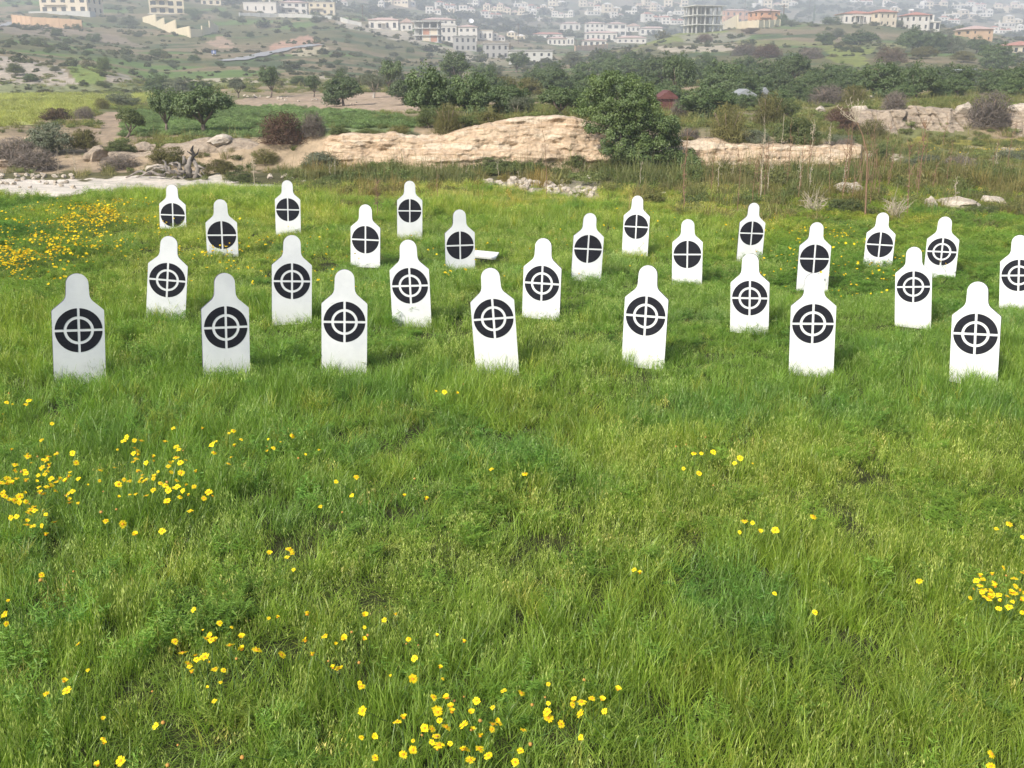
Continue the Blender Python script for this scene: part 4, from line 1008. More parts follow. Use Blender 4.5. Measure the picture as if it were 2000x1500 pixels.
CT = 'dark green carob tree '
TREES = [
 ('shrub', L_OLIVE, 98, 302, 222, 100, 'big grey green shrub at the left above the pale ground'),
 ('shrub', L_BROWN, 116, 242, 204, 66, 'brownish bush at the edge of the ripe green field, behind a grey green shrub'),
 ('twiggy', L_GREY, 166, 232, 206, 44, 'small pale brown bush right at the field corner'),
 ('shrub', L_KHAKI, 170, 300, 242, 54, 'olive brown bush right of the big grey green shrub'),
 ('twiggy', L_GREY, 30, 318, 262, 110, 'grey leafless scrub at the far left edge of the low earth bank'),
 ('shrub', L_GREEN, 238, 302, 262, 76, 'low dark green bush at the foot of the leaning little tree'),
 ('shrub', L_OLIVE, 244, 212, 176, 66, 'dark bush at the right corner of the ripe green field'),
 ('twiggy', L_KHAKI, 200, 212, 190, 40, 'thin straggling bush at the front of the ripe green field'),
 ('shrub', L_KHAKI, 325, 322, 278, 76, 'straggling yellow green bush behind the dead stump'),
 ('shrub', L_KHAKI, 434, 340, 302, 60, 'yellow green broom like clump right of the dead stump'),
 ('shrub', L_GREEN, 470, 358, 330, 66, 'low dark green bush on the pale bare ground'),
 ('shrub', L_OLIVE, 625, 334, 288, 84, 'grey green bush at the foot of the bank, above the board with the broken cross'),
 ('shrub', L_GREEN, 632, 372, 344, 70, 'low leafy green clump at the meadow edge right of the board with the broken cross'),
 ('shrub', L_GREEN, 975, 336, 300, 70, 'pale green bush at the foot of the middle of the sandstone bank'),
 ('twiggy', L_GREY, 70, 332, 286, 110, 'tangled grey scrub below the big grey green shrub'),
 ('twiggy', L_GREY, 235, 330, 298, 90, 'dry grey scrub on the low earth bank under the low dark green bush'),
 ('twiggy', L_KHAKI, 520, 318, 288, 60, 'dry khaki scrub on the low earth bank below the maroon bush'),
 ('twiggy', L_GREY, 1870, 336, 300, 90, 'grey scrub on the slope under the weathered rocks'),
 ('shrub', L_OLIVE, 1800, 332, 296, 80, 'grey green scrub left of the slope under the weathered rocks'),
 ('shrub', L_OLIVE, 1975, 318, 286, 80, 'grey green scrub at the right edge below the weathered rocks'),
 ('shrub', L_GREEN, 1650, 420, 380, 80, 'bright green leafy bush among the dry stalks behind the far boards'),
 ('shrub', L_GREEN, 1905, 424, 396, 90, 'green tuft of weeds over the low slab at the right'),
 ('twiggy', L_GREY, 1326, 232, 190, 40, 'pale dry upright bush in front of the rust red shed'),
 ('shrub', L_GREEN, 1452, 216, 186, 50, 'green bush half covering the white sheet metal shed'),
 ('shrub', L_KHAKI, 1490, 214, 184, 36, 'khaki bush before the narrow grey white hut'),
 ('shrub', L_GREEN, 664, 266, 240, 50, 'dark green bush at the left end of the sandstone bank top'),
 ('shrub', L_GREEN, 716, 272, 246, 56, 'green bush hanging over the left part of the sandstone bank'),
 ('twiggy', L_KHAKI, 780, 266, 242, 60, 'khaki scrub on the left part of the sandstone bank top'),
 ('shrub', L_OLIVE, 1300, 286, 254, 60, 'grey green bush filling the gap right of the big sprawling tree'),
 ('twiggy', L_GREY, 1345, 282, 246, 50, 'grey dry bush on the bank right of the big sprawling tree'),
 ('carob', L_CAROB, 328, 264, 167, 66, 'carob tree, left one of the pair on the low earth bank'),
 ('carob', L_CAROB, 405, 263, 165, 118, 'broad carob tree with forked trunk, right one of the pair on the low earth bank'),
 ('standard', L_OLIVE, 465, 192, 153, 48, 'small thin tree at the left end of the ploughed field'),
 ('standard', L_CAROB, 528, 190, 130, 46, 'little round tree with a clear stem at the back of the ploughed field'),
 ('standard', L_CAROB, 612, 190, 147, 38, 'small round tree at the back of the ploughed field, right of the taller stemmed one'),
 ('ground_carob', L_CAROB, 672, 206, 136, 74, 'dense carob tree touching the ground in the ploughed field'),
 ('ground_carob', L_CAROB, 310, 184, 139, 52, 'left tree of the dark clump behind the ripe green field'),
 ('ground_carob', L_OLIVE, 352, 184, 147, 60, 'middle tree of the dark clump behind the ripe green field'),
 ('ground_carob', L_CAROB, 392, 182, 152, 44, 'right tree of the dark clump behind the ripe green field'),
 ('twiggy', L_MAROON, 555, 278, 212, 98, 'round maroon brown bush on the edge of the earth bank'),
 ('twiggy', L_GREY, 612, 264, 214, 56, 'grey leafless bush beside the round maroon brown bush'),
 ('shrub', L_GREEN, 206, 172, 155, 32, 'small bush at the foot of the grey slope behind the ripe field'),
 ('shrub', L_GREEN, 205, 142, 106, 28, 'upright dark bush on the grey slope on the left'),
 ('olive', L_OLIVE, 730, 192, 138, 54, 'grey olive tree with a pale split trunk beside the ploughed field'),
 ('standard', L_CAROB, 764, 182, 118, 52, 'dark tree with a bent stem just behind the grey olive tree'),
 ('ground_carob', L_CAROB, 832, 240, 119, 98, 'large dark carob tree at the left end of the grove, right of the ploughed field'),
 ('ground_carob', L_CAROB, 916, 234, 134, 88, 'broad carob tree second from the left in the grove'),
 ('carob', L_CAROB, 892, 172, 101, 66, 'carob tree whose top stands out above the left part of the grove'),
 ('twiggy', L_KHAKI, 876, 266, 196, 66, 'tall brown green bush growing over the left edge of the sandstone bank'),
 ('shrub', L_GREEN, 838, 250, 200, 60, 'green bush at the foot of the largest left carob tree'),
 ('shrub', L_GREEN, 920, 252, 220, 60, 'low green bush between two taller ones on the sandstone bank'),
 ('shrub', L_KHAKI, 962, 254, 208, 70, 'yellow green bush on the top edge of the sandstone bank'),
 ('twiggy', L_GREY, 1015, 260, 228, 40, 'small grey brown bush at the notch in the sandstone bank top'),
 ('ground_carob', L_CAROB, 1002, 228, 158, 88, 'carob tree in the middle of the grove behind the yellow green bush'),
 ('olive', L_OLIVE, 1016, 230, 186, 56, 'small grey olive tree in front of the grove'),
 ('carob', L_CAROB, 1095, 230, 168, 84, 'carob tree with bare stems left of the big near tree'),
 ('carob', L_CAROB, 1010, 142, 101, 48, 'dark tree standing before the long grey unfinished block'),
 ('shrub', L_OLIVE, 958, 156, 114, 48, 'grey green tree in the back of the grove below the grey unfinished house'),
 ('olive', L_KHAKI, 985, 190, 146, 66, 'yellowish olive tree in the middle of the grove'),
 ('shrub', L_KHAKI, 1032, 194, 143, 66, 'brownish rounded tree in the middle of the grove'),
 ('ground_carob', L_CAROB, 1076, 188, 129, 76, 'carob tree behind the one with bare stems'),
 ('shrub', L_OLIVE, 1118, 132, 95, 52, 'grey green tree below the orange walled villa'),
 ('ground_carob', L_OLIVE, 1172, 128, 91, 50, 'bluish rounded tree at the foot of the right hand ridge'),
 ('ground_carob', L_CAROB, 1224, 154, 103, 74, 'carob tree behind the top of the big near tree'),
 ('ground_carob', L_CAROB, 1296, 166, 97, 84, 'large carob tree right behind the big near tree'),
 ('ground_carob', L_CAROB, 1372, 236, 158, 118, 'broad carob tree beside the rust red shed'),
 ('carob', L_CAROB, 1322, 200, 104, 62, 'tall carob tree behind the rust red shed'),
 ('ground_carob', L_CAROB, 1405, 196, 112, 84, 'carob tree above the white sheds'),
 ('ground_carob', L_CAROB, 1450, 204, 134, 78, 'carob tree overhanging the white sheds'),
 ('ground_carob', L_CAROB, 1490, 172, 110, 66, 'dark carob tree at the back of the right hand grove, left of the peaked one'),
 ('carob', L_CAROB, 1546, 172, 103, 68, 'peaked carob tree at the back of the right hand grove'),
 ('ground_carob', L_CAROB, 1604, 180, 122, 82, 'wide carob tree in the right hand grove, left of the rust brown tree'),
 ('ground_carob', L_CAROB, 1712, 196, 114, 86, 'carob tree right behind the rust brown tree'),
 ('ground_carob', L_CAROB, 1790, 196, 116, 74, 'carob tree in the right hand grove above a stone wall'),
 ('ground_carob', L_CAROB, 1860, 186, 118, 66, 'carob tree left of the small white hut'),
 ('ground_carob', L_CAROB, 1934, 184, 128, 66, 'carob tree right of the small white hut'),
 ('ground_carob', L_CAROB, 1990, 188, 118, 66, 'carob tree cut by the right edge of the photo'),
 ('shrub', L_BROWN, 1699, 172, 124, 48, 'rust brown tree in front of the right hand grove'),
 ('twiggy', L_GREY, 1616, 206, 162, 86, 'wide pale brown bush below the right hand grove'),
 ('twiggy', L_KHAKI, 1668, 206, 164, 64, 'pale khaki bush next to the wide pale brown bush'),
 ('twiggy', L_MAROON, 1640, 252, 203, 74, 'round dark maroon bush behind the forked dry stalk'),
 ('twiggy', L_GREY, 1930, 244, 175, 100, 'big purplish grey bush on the weathered rocks'),
 ('twiggy', L_KHAKI, 1420, 284, 197, 84, 'tall yellow brown bush on the right half of the sandstone bank'),
 ('shrub', L_GREEN, 1560, 290, 213, 90, 'dense dark green shrub on the right half of the sandstone bank'),
 ('twiggy', L_KHAKI, 1500, 250, 172, 66, 'thin brown green tree left of the dense dark green shrub'),
 ('shrub', L_OLIVE, 1478, 286, 244, 60, 'low grey green bush between the yellow brown bush and the dark green shrub'),
 ('twiggy', L_GREY, 1746, 220, 174, 60, 'brown grey bush above the weathered rocks'),
 ('twiggy', L_KHAKI, 1702, 272, 229, 72, 'brown green bush left of the weathered rocks'),
 ('shrub', L_GREEN, 1536, 230, 184, 60, 'dark green bush below the wide pale brown bush'),
 ('shrub', L_GREEN, 1716, 330, 268, 52, 'green shrub at the right end of the sandstone bank'),
 ('shrub', L_OLIVE, 1640, 288, 258, 60, 'grey green scrub on the bank below the maroon bush'),
 ('ground_carob', L_CAROB, 1608, 88, 61, 42, 'round dark tree on the bare right hand ridge'),
 ('shrub', L_OLIVE, 1636, 78, 51, 34, 'grey tree on the ridge just right of the round dark tree'),
 ('ground_carob', L_CAROB, 1682, 88, 57, 70, 'low wide tree on the ridge below the red roofed bungalow'),
 ('ground_carob', L_CAROB, 1780, 102, 49, 66, 'big dark tree on the ridge left of the white cubic villa'),
 ('ground_carob', L_CAROB, 1822, 104, 58, 52, 'dark tree in front of the white cubic villa'),
 ('shrub', L_OLIVE, 1862, 104, 64, 56, 'pale green tree between the white cubic villa and the beige block'),
 ('ground_carob', L_CAROB, 1906, 104, 69, 46, 'dark tree in front of the beige block'),
 ('ground_carob', L_CAROB, 1946, 134, 80, 72, 'large dark tree right below the beige block'),
 ('cypress', L_CAROB, 1589, 44, 14, 16, 'thin cypress on the skyline of the ridge'),
 ('ground_carob', L_CAROB, 1525, 50, 25, 24, 'dark tree at the right end of the orange houses'),
 ('shrub', L_OLIVE, 1546, 52, 36, 30, 'small grey bush on the ridge right of the orange houses'),
 ('shrub', L_CAROB, 1622, 48, 30, 40, 'dark hedge like bush left of the red roofed bungalow'),
 ('shrub', L_OLIVE, 1756, 52, 36, 40, 'bush between the red roofed bungalow and the white cubic villa'),
 ('shrub', L_BROWN, 1465, 66, 52, 36, 'little dark bush below the orange houses'),
 ('twiggy', L_MAROON, 1376, 82, 64, 40, 'brown scrub bush below the concrete frame building'),
 ('twiggy', L_GREY, 1455, 108, 82, 60, 'brown grey bush above the pale terrace edge'),
 ('twiggy', L_MAROON, 1500, 112, 84, 66, 'reddish brown bush in the middle of the ridge slope'),
 ('twiggy', L_GREY, 1582, 114, 90, 52, 'brown grey bush on the ridge slope above the peaked carob tree'),
 ('twiggy', L_BROWN, 1740, 122, 88, 70, 'brown scrub bush below the big dark ridge tree'),
 ('shrub', L_KHAKI, 1800, 114, 84, 56, 'khaki scrub bush below the white cubic villa'),
 ('shrub', L_KHAKI, 1880, 122, 96, 60, 'khaki scrub bush below the beige block'),
]
for kd, lm, px, base, top, wd, lb in TREES:
    plant(kd, lm, px, base, top, wd, lb, lean=0)
o = plant('standard', L_GREEN, 246, 270, 210, 64, 'little leaning tree with a bare crooked stem left of the carob pair', lean=-.35)
for px, w, hh in [(700,34,16),(735,46,20),(772,30,14),(805,40,18),(880,30,14),(1045,40,14),(1085,50,16),(1118,36,14),(1345,44,20),(1385,50,24),(1450,40,22),(1600,40,24),(1625,36,20),(1660,44,26)]:
    tp = float(np.interp(px, [700, 830, 900, 950, 1030, 1140, 1330, 1440, 1690], [264, 270, 258, 249, 236, 239, 276, 286, 288]))
    Yq = 33.1; sx = (px - 1000) / FPX / 1.0388
    plant(random.choice(['shrub', 'twiggy']), random.choice([L_GREEN, L_KHAKI, L_GREY, L_OLIVE]), px, tp + 5, tp + 5 - hh, w, 'little scrubby bush along the top edge of the sandstone bank', 'little bushes along the bank top', name='bank_bush', at=np.array([sx * Yq, Yq, py2z(Yq, tp + 5)]))
for px, base, hh in [(1120,186,52),(1160,192,56),(1200,186,50),(1250,192,52),(1262,166,50),(1345,168,52),(1385,158,44),(1430,164,50),(1455,146,40),(1520,186,54),(1575,192,50),(1640,160,42),(1660,182,50),(1750,176,50),(1765,198,40),(1822,170,44),(1836,194,36),(1900,168,42),(1960,168,40),(1150,158,46),(1195,150,40),(1330,150,46),(1130,206,50),(1180,214,44),(950,196,60),(870,200,60),(1050,168,44),(940,168,46),(1480,192,48),(1550,200,40),(800,205,60),(985,215,60),(1140,225,60),(1085,160,44),(1270,195,56),(1300,205,50),(1415,215,44),(1460,216,40),(1520,214,44),(1590,206,40),(1345,222,40),(1405,172,50),(1640,190,50),(1780,180,50),(1870,188,46),(1965,192,44),(1725,165,44),(1250,140,44),(1380,140,40),(1180,138,40)]:
    plant('ground_carob', L_CAROB, px, base, base - hh, hh * 1.25, 'dark carob tree merging into the dense grove behind the sandstone bank', 'carob trees of the dense grove', name='carob_tree')

# the big near tree in front of the bank
def near_tree():
    P = ground_at(1250, 331); P[1] -= .6; P[2] = float(height(P[0], P[1])); z = depth_of(P); u = z / FPX
    o = thing('carob_tree', 'big sprawling near tree with pale crooked branches, standing in front of the sandstone bank', 'tree', P)
    def q(px, py): return ((px - 1250) * u, (331 - py) * u / .97)
    L = []
    for px, py, rx, ry in [(1200,192,66,46),(1182,168,42,28),(1225,215,50,40),(1245,230,46,38),(1190,224,46,32),(1282,262,42,38),(1218,276,52,44),(1150,212,36,26),(1236,196,40,36),(1262,262,56,46),(1232,292,50,32),(1290,240,30,30),(1205,246,42,30),(1300,290,28,34),(1150,246,16,12),(1332,300,22,24),(1350,312,12,18),(1255,310,60,20)]:
        a, b = q(px, py); L.append((a, random.uniform(-.25, .25), b, rx * u, max(.35, rx * u * .8), ry * u))
    V, F, T = crown(L, 640, 105, .033, 4711, clump=.19, aspect=1.7, hollow=.25)
    link('crown', mesh_np('crown', V, F, [L_BRIGHT], None, False, {'tone': ('FLOAT', 'FACE', T)}), o)
    mb = MB(); r = np.random.default_rng(3)
    base = np.array([0, 0, -.1])
    for px, py in [(1190,190),(1160,215),(1236,200),(1265,260),(1300,275),(1215,250),(1335,305),(1285,235)]:
        a, b = q(px, py); e = np.array([a, r.uniform(-.3, .1), b])
        m1 = base + (e - base) * .35 + r.normal(0, .12, 3); m2 = base + (e - base) * .7 + r.normal(0, .16, 3)
        mb.tube([base + r.normal(0, .06, 3) * [1, 1, 0], m1, m2, e], [.07, .05, .032, .012], 6)
    for px, py, k in [(1222,226,1),(1266,236,2),(1286,268,3)]:   # a few pale twisting limbs half seen among the leaves
        a, b = q(px, py); pts = [np.array([a + .20 * math.cos(t * .9 + k), -.34 + .05 * math.sin(t), b + .15 * math.sin(t * .9 + k)]) for t in np.linspace(0, 3.2, 9)]
        mb.tube(pts, list(np.linspace(.018, .008, 9)), 6)
    mb.build('trunk', M_PALEBARK, o, True)
near_tree()

# ------------------------------------------------------------------ undergrowth between meadow and bank, weeds and crops on the plateau, hill scrub
M_REED = leafmat('reed_blade', (0.085, 0.12, 0.03), (0.17, 0.185, 0.065), 0.35, tint_attr='tint', gloss=.03)
M_WEED = leafmat('weed_leaf', (0.07, 0.115, 0.03), (0.13, 0.18, 0.05), 0.3, tint_attr='tint', gloss=.03)
PU = []
for k in range(3): PU.append(proto('arching_tuft', [(0, blades(70, .20, .30, .62, .014, .55, .95, 5, 600 + k))], [M_REED]))
for k in range(2): PU.append(proto('bushy_tuft', [(0, crown([(0, 0, .16, .22, .22, .17)], 26, 22, .026, 620 + k, clump=.09))], [M_WEED]) if False else None)
PU = [p for p in PU if p]
def crown_proto(name, c, mat):
    V, F, T = c
    return bpy.data.objects.new(name, mesh_np(name, V, F, [mat], None, False, {'tone': ('FLOAT', 'FACE', T)}))
for k in range(3): PU.append(crown_proto('leafy_tuft', crown([(0, 0, .17, .24, .24, .18)], 26, 24, .026, 640 + k, clump=.10, aspect=2.2), M_WEED))
for k in range(3): PU.append(proto('stalky_tuft', [(0, blades(26, .22, .45, .95, .010, .22, .25, 4, 660 + k)), (0, blades(40, .2, .15, .35, .012, .6, .9, 4, 670 + k))], [M_REED]))
for k in range(2): PU.append(proto('strap_tuft', [(0, blades(34, .10, .35, .6, .030, .8, 1.1, 6, 690 + k))], [M_WEED]))
un = sorted(range(len(PU)), key=lambda i: PU[i].name); UO = {o_: p_ for p_, o_ in enumerate(un)}
ARCH, LEAFY, STALK, STRAP = [np.array([UO[i] for i in g]) for g in ((0, 1, 2), (3, 4, 5), (6, 7, 8), (9, 10))]
n = 13000
x = RNG.uniform(-22, 26, n); y = RNG.uniform(20, 43.5, n)
z = height(x, y); qx, qy = project(x, y, z)
n_a = fbm(x * .35, y * .35, 201, 3); n_b = fbm(x * .9, y * .9, 202, 3)
low = np.interp(qx, [-300, 0, 100, 330, 450, 600, 700, 950, 1150, 1200, 1400, 1700, 2000, 2300], [345, 345, 345, 344, 356, 362, 372, 362, 352, 366, 392, 398, 405, 410]) + 60 * (RNG.uniform(size=n) ** 2.5) * (qx > 560) + 16 * (n_b - .5)
k = (qy < low) & (np.abs(qx - 1000) < 1250)
bare = np.interp(qx, [0, 200, 330, 600, 640, 1690, 1700, 2300], [.55, .55, .75, .8, 1, 1, .8, .8])
k &= RNG.uniform(size=n) < bare
k &= ~((qx > 600) & (qx < 1700) & (y > 32.2) & (y < 34.6))
k &= ~((y > 33) & (RNG.uniform(size=n) < .78))
k &= ~((qx < 640) & (y > 31.3) & (RNG.uniform(size=n) < .72))
k &= ~((qx > 930) & (qx < 1180) & (qy > 341) & (RNG.uniform(size=n) < .85))
k &= ~((qx < 560) & (qy > 338) & (y < 31) & (RNG.uniform(size=n) < .9))
x, y, z, qx, qy, n_a, n_b = [a[k] for a in (x, y, z, qx, qy, n_a, n_b)]; n = len(x)
u = RNG.uniform(size=n); j = RNG.integers(0, 6, n)
pi = np.where(u < .42, ARCH[j % 3], np.where(u < .66, LEAFY[j % 3], np.where(u < .9, STALK[j % 3], STRAP[j % 2])))
orange = (sstep(.45, .6, n_a) * ((qx > 600) & (qx < 1250)) * .9 + .35 * sstep(.5, .65, n_a) + .45 * sstep(.42, .58, n_b) * (qx > 1200)).clip(0, 1)[:, None]
tint = (1 - orange) * np.array([1.12, 1.02, .98]) + orange * np.array([2.0, 1.2, 1.0])
grey = (sstep(.52, .62, n_b) * .6 + .5 * (qx < 330))[:, None].clip(0, .9)
tint = tint * (1 - grey) + grey * np.array([1.75, 1.3, 1.6])
sc0 = np.interp(qx, [0, 600, 1200, 2000], [.62, .75, .9, .95]) * RNG.uniform(.6, 1.15, n) * np.where(y > 33, .7, 1) * np.where((y > 28) & (y < 33) & (qx > 600), 1.3, 1)
scatter('undergrowth', np.stack([x, y, z - .02], 1), RNG.uniform(0, 6.28, n), np.stack([sc0 * 1.1, sc0 * 1.1, sc0 * RNG.uniform(.7, 1.1, n)], 1), pi, tint * RNG.uniform(.8, 1.2, (n, 1)), PU, 'rough brown and green undergrowth along the foot of the bank', 'undergrowth')
# plateau weeds and crops
n = 15000
s_ = RNG.uniform(-.66, .66, n); y = np.exp(RNG.uniform(math.log(34.5), math.log(150), n)); x = s_ * y
z = height(x, y); qx, qy = project(x, y, z)
crop = (qx > 240) & (qx < 830) & (qy < 268) & (qy > np.interp(qx, [240, 430, 620, 830], [222, 206, 213, 236]))
ripe = (qx < 312) & (qy > 184) & (qy < np.interp(qx, [0, 60, 190, 312], [248, 242, 214, 198])) & (y > 44)
tilled = ((qx > 440) & (qx < 870) & (qy > 182) & (qy < 224) & ~crop) | ((qx > 190) & (qx < 300) & (qy > 215) & (qy < 275))
nn = fbm(x / 6, y / 6, 210, 4)
k = crop | ripe | ((RNG.uniform(size=n) < .75 * sstep(.42, .6, nn)) & ~tilled)
k &= ~((qx > 620) & (qx < 1700) & (y < 34.8))
x, y, z, qx, qy, crop, ripe, nn = [a[k] for a in (x, y, z, qx, qy, crop, ripe, nn)]; n = len(x)
j = RNG.integers(0, 6, n); u = RNG.uniform(size=n)
pi = np.where(crop, LEAFY[j % 3], np.where(ripe, ARCH[j % 3], np.where(u < .4, LEAFY[j % 3], np.where(u < .8, ARCH[j % 3], STALK[j % 3]))))
tint = np.where(crop[:, None], [1.7, 1.65, 2.2], np.where(ripe[:, None], [2.7, 2.35, 2.2], [1.6, 1.3, 1.35])) * RNG.uniform(.75, 1.25, (n, 1)) * (0.75 + .5 * nn[:, None])
sc0 = np.where(crop, .8, np.where(ripe, .8, .9)) * RNG.uniform(.6, 1.2, n) * np.sqrt(y / 45)
scatter('plateau_weeds', np.stack([x, y, z - .02], 1), RNG.uniform(0, 6.28, n), np.stack([sc0 * 1.5, sc0 * 1.5, np.minimum(sc0 * .8, .9)], 1), pi, tint, PU, 'weeds, crops and dry grass growing over the flat land above the bank', 'weeds')
# hill scrub
M_SCRUB = leafmat('scrub_leaf', (0.06, 0.075, 0.03), (0.115, 0.125, 0.055), .2, tint_attr='tint', gloss=.02)
PS_ = [crown_proto('scrub_clump', crown([(0, 0, .42, .5, .5, .42)] + [(random.uniform(-.4, .4), random.uniform(-.4, .4), .3, .25, .25, .3) for _ in range(3)], 26, 22, .075, 700 + k, clump=.2), M_SCRUB) for k in range(4)]
n = 11000
s_ = RNG.uniform(-.7, .7, n); y = np.exp(RNG.uniform(math.log(118), math.log(1900), n)); x = s_ * y
z = height(x, y); qx, qy = project(x, y, z)
nn = fbm(x / (y * .06), np.log(y) * 16, 220, 4)
k = RNG.uniform(size=n) < .9 * sstep(.40, .60, nn) + .06
x, y, z, qx, qy = [a[k] for a in (x, y, z, qx, qy)]; n = len(x)
sc0 = np.exp(RNG.normal(0, .45, n)) * np.interp(y, [118, 250, 600, 1000, 1900], [.55, .85, 1.7, 3.0, 5.0])
tint = np.array([1.0, 1.0, 1.0]) * RNG.uniform(.7, 1.5, (n, 1)); br = RNG.uniform(size=n) < .28; tint[br] *= [1.35, 1.12, 1.2]
n2 = 2600; s2 = RNG.uniform(-.7, .7, n2); y2 = np.exp(RNG.uniform(math.log(640), math.log(1900), n2)); x2 = s2 * y2
k2 = RNG.uniform(size=n2) < sstep(.42, .58, fbm(x2 / (y2 * .05), np.log(y2) * 18, 230, 3))
x2, y2 = x2[k2], y2[k2]; n2 = len(x2)
x, y, z = np.concatenate([x, x2]), np.concatenate([y, y2]), np.concatenate([z, height(x2, y2)]); n = len(x)
sc0 = np.concatenate([sc0, RNG.uniform(4, 9, n2)]); tint = np.concatenate([tint, RNG.uniform(.55, .9, (n2, 1)) * np.ones((1, 3))])
scatter('hill_scrub', np.stack([x, y, z - .1 * sc0], 1), RNG.uniform(0, 6.28, n), np.stack([sc0 * RNG.uniform(.9, 1.7, n), sc0 * RNG.uniform(.9, 1.7, n), sc0 * RNG.uniform(.6, 1.0, n)], 1), RNG.integers(0, 4, n), tint, PS_, 'low green and brown scrub dotted over the hillsides', 'scrub')
# the larger single bushes of the hillside, each its own
for px, py, hh in [(72,90,20),(185,82,20),(308,112,22),(250,122,18),(170,110,14),(378,122,18),(540,150,12),(590,128,14),(660,126,12),(700,112,14),(665,150,26),(585,168,24),(380,38,26),(440,36,18),(250,55,26),(220,44,16),(470,44,14),(620,42,16),(655,40,14),(130,84,12),(50,74,10),(20,88,12),(345,60,14),(270,72,12),(490,74,14),(520,52,12),(560,48,12),(590,62,12),(430,130,12),(480,140,12),(110,70,16),(340,134,14),(760,96,14),(800,104,14),(840,112,12),(880,120,12),(720,92,12),(680,76,12),(780,120,12),(30,148,30),(60,160,20),(110,142,16),(820,140,14),(770,136,14),(735,122,12),(300,145,14),(150,58,14),(95,104,14)]:
    up = 'above the ripe green field' if px < 260 else ('near the pale track' if px < 640 else 'below the row of houses')
    plant('shrub', random.choice([L_CAROB, L_OLIVE, L_GREEN]), px, py, py - hh, hh * random.uniform(1.2, 1.8), 'small dark bush dotted on the left hand hillside ' + up, 'hillside bushes ' + up, name='hillside_bush')

# ------------------------------------------------------------------ stones
def rock_mesh(seed, flat=.6, blocky=.35):
    import bmesh
    bm = bmesh.new(); bmesh.ops.create_icosphere(bm, subdivisions=3, radius=.5)
    r = np.random.default_rng(seed); o = r.uniform(0, 50, 3)
    pl = r.normal(size=(16, 3)); pl /= np.linalg.norm(pl, axis=1)[:, None]; dp_ = r.uniform(.26, .42, 16)
    for v in bm.verts:
        c = np.array(v.co)
        for _ in range(2):
            for p, q_ in zip(pl, dp_):
                d = c @ p - q_
                if d > 0: c = c - p * d
        k = 1 + .5 * (float(fbm(c[0] * 7 + o[0] + c[2] * 2, c[1] * 7 + o[1] + c[2] * 5, seed, 3)) - .5)
        v.co = c * k * np.array([1.3, 1.1, flat * 1.5])
    co = np.array([v.co for v in bm.verts]); lo_, ex = co.min(0), np.ptp(co, axis=0)
    for v in bm.verts:
        v.co = [(v.co[0] - lo_[0]) / ex[0] - .5, ((v.co[1] - lo_[1]) / ex[1] - .5) * .85, (v.co[2] - lo_[2]) / ex[2] - .5]
    me = bpy.data.meshes.new('stone'); bm.to_mesh(me); bm.free(); me.materials.append(M_STONE)
    return me
ROCKS = [rock_mesh(50 + k, [.6, .75, .5, .65, .8][k % 5]) for k in range(9)]
M_GREYBOULDER = M_GREYROCK
def stone(px, py, wpx, hpx, label, cat='stone', group=None, name='stone', mat=None):
    P = ground_at(px, py); z = depth_of(P)
    me = random.choice(ROCKS)
    if mat:
        key = me.name + mat.name
        me2 = bpy.data.meshes.get(key) or me.copy(); me2.name = key; me2.materials.clear(); me2.materials.append(mat); me = me2
    o = link(name, me, None, (P[0], P[1], P[2] + .28 * hpx * z / FPX), (random.uniform(-.2, .2), random.uniform(-.2, .2), random.uniform(0, 6.28)))
    s = wpx * z / FPX
    o.scale = (s, s, hpx * z / FPX * 1.15)
    return tag(o, label, cat, group)
for _ in range(78):
    a = random.random()
    px = 985 + 165 * random.random() + 14 * random.gauss(0, 1); py = 353 + (px - 985) * .10 + abs(random.gauss(0, 10))
    w = random.uniform(7, 19)
    stone(px, py, w, w * random.uniform(.5, .8), 'pale stone in the heap at the back edge of the meadow', 'stone', 'heap of pale stones at the back edge of the meadow')
for px, py, w, h, lb in [(953,361,24,16,'largest pale stone, lying just left of the stone heap'),(976,361,17,11,'rounded pale stone at the left tip of the stone heap'),(1148,352,14,12,'upright pale stone at the back of the stone heap'),(1127,374,22,13,'broad pale stone at the right end of the heap'),
    (1650,378,64,26,'pale boulder half hidden behind dry stalks at the right of the meadow'),(1816,412,26,34,'upright grey brown boulder left of the low slab at the right'),(1868,408,84,30,'long low slab of rock behind the small ringed target'),(1936,400,54,24,'flat topped pale boulder at the right edge of the meadow'),(1922,418,32,18,'small boulder in front of the flat topped pale boulder')]:
    stone(px, py, w, h, lb, 'boulder' if w > 25 else 'stone', None, 'boulder' if w > 25 else 'stone')
for px, py, w, h, lb, mt in [(428,286,66,26,'pale rock ledge at the top of the low earth bank, below the carob pair',M_STONE),(285,296,40,22,'grey rock jutting from the low earth bank, left part',M_GREYROCK),(304,336,44,18,'cream rock beside the dead stump',M_STONE),(14,326,40,20,'grey rock at the far left foot of the earth bank',M_GREYROCK),(190,312,52,30,'brown rock bulge under the low dark green bush',M_GREYROCK),
    (1600,222,26,18,'pale block at the left end of the weathered rocks',M_STONE),(1681,226,38,24,'rounded pale block on the weathered rocks beside the maroon bush',M_STONE),(1878,228,46,34,'big split block of the weathered rocks beside the purplish bush',M_STONE),(1994,222,50,24,'white block of rock at the right edge of the weathered rocks',M_STONE),(1740,236,60,26,'cracked block in the left half of the weathered rocks',M_GREYROCK),(1800,228,60,22,'squared block in the middle of the weathered rocks',M_GREYROCK),
    (1715,190,22,16,'small white rock heap below the right hand grove',M_STONE)]:
    stone(px, py, w, h, lb, 'rock', None, 'rock', mt)
for _ in range(46):
    px = random.uniform(-10, 150); py = 341 + random.random() * 26 + px * .02
    w = random.uniform(6, 13); stone(px, py, w, w * .7, 'small white stone strewn beside the pale bare ground on the left', 'stone', 'white stones strewn beside the pale bare ground')
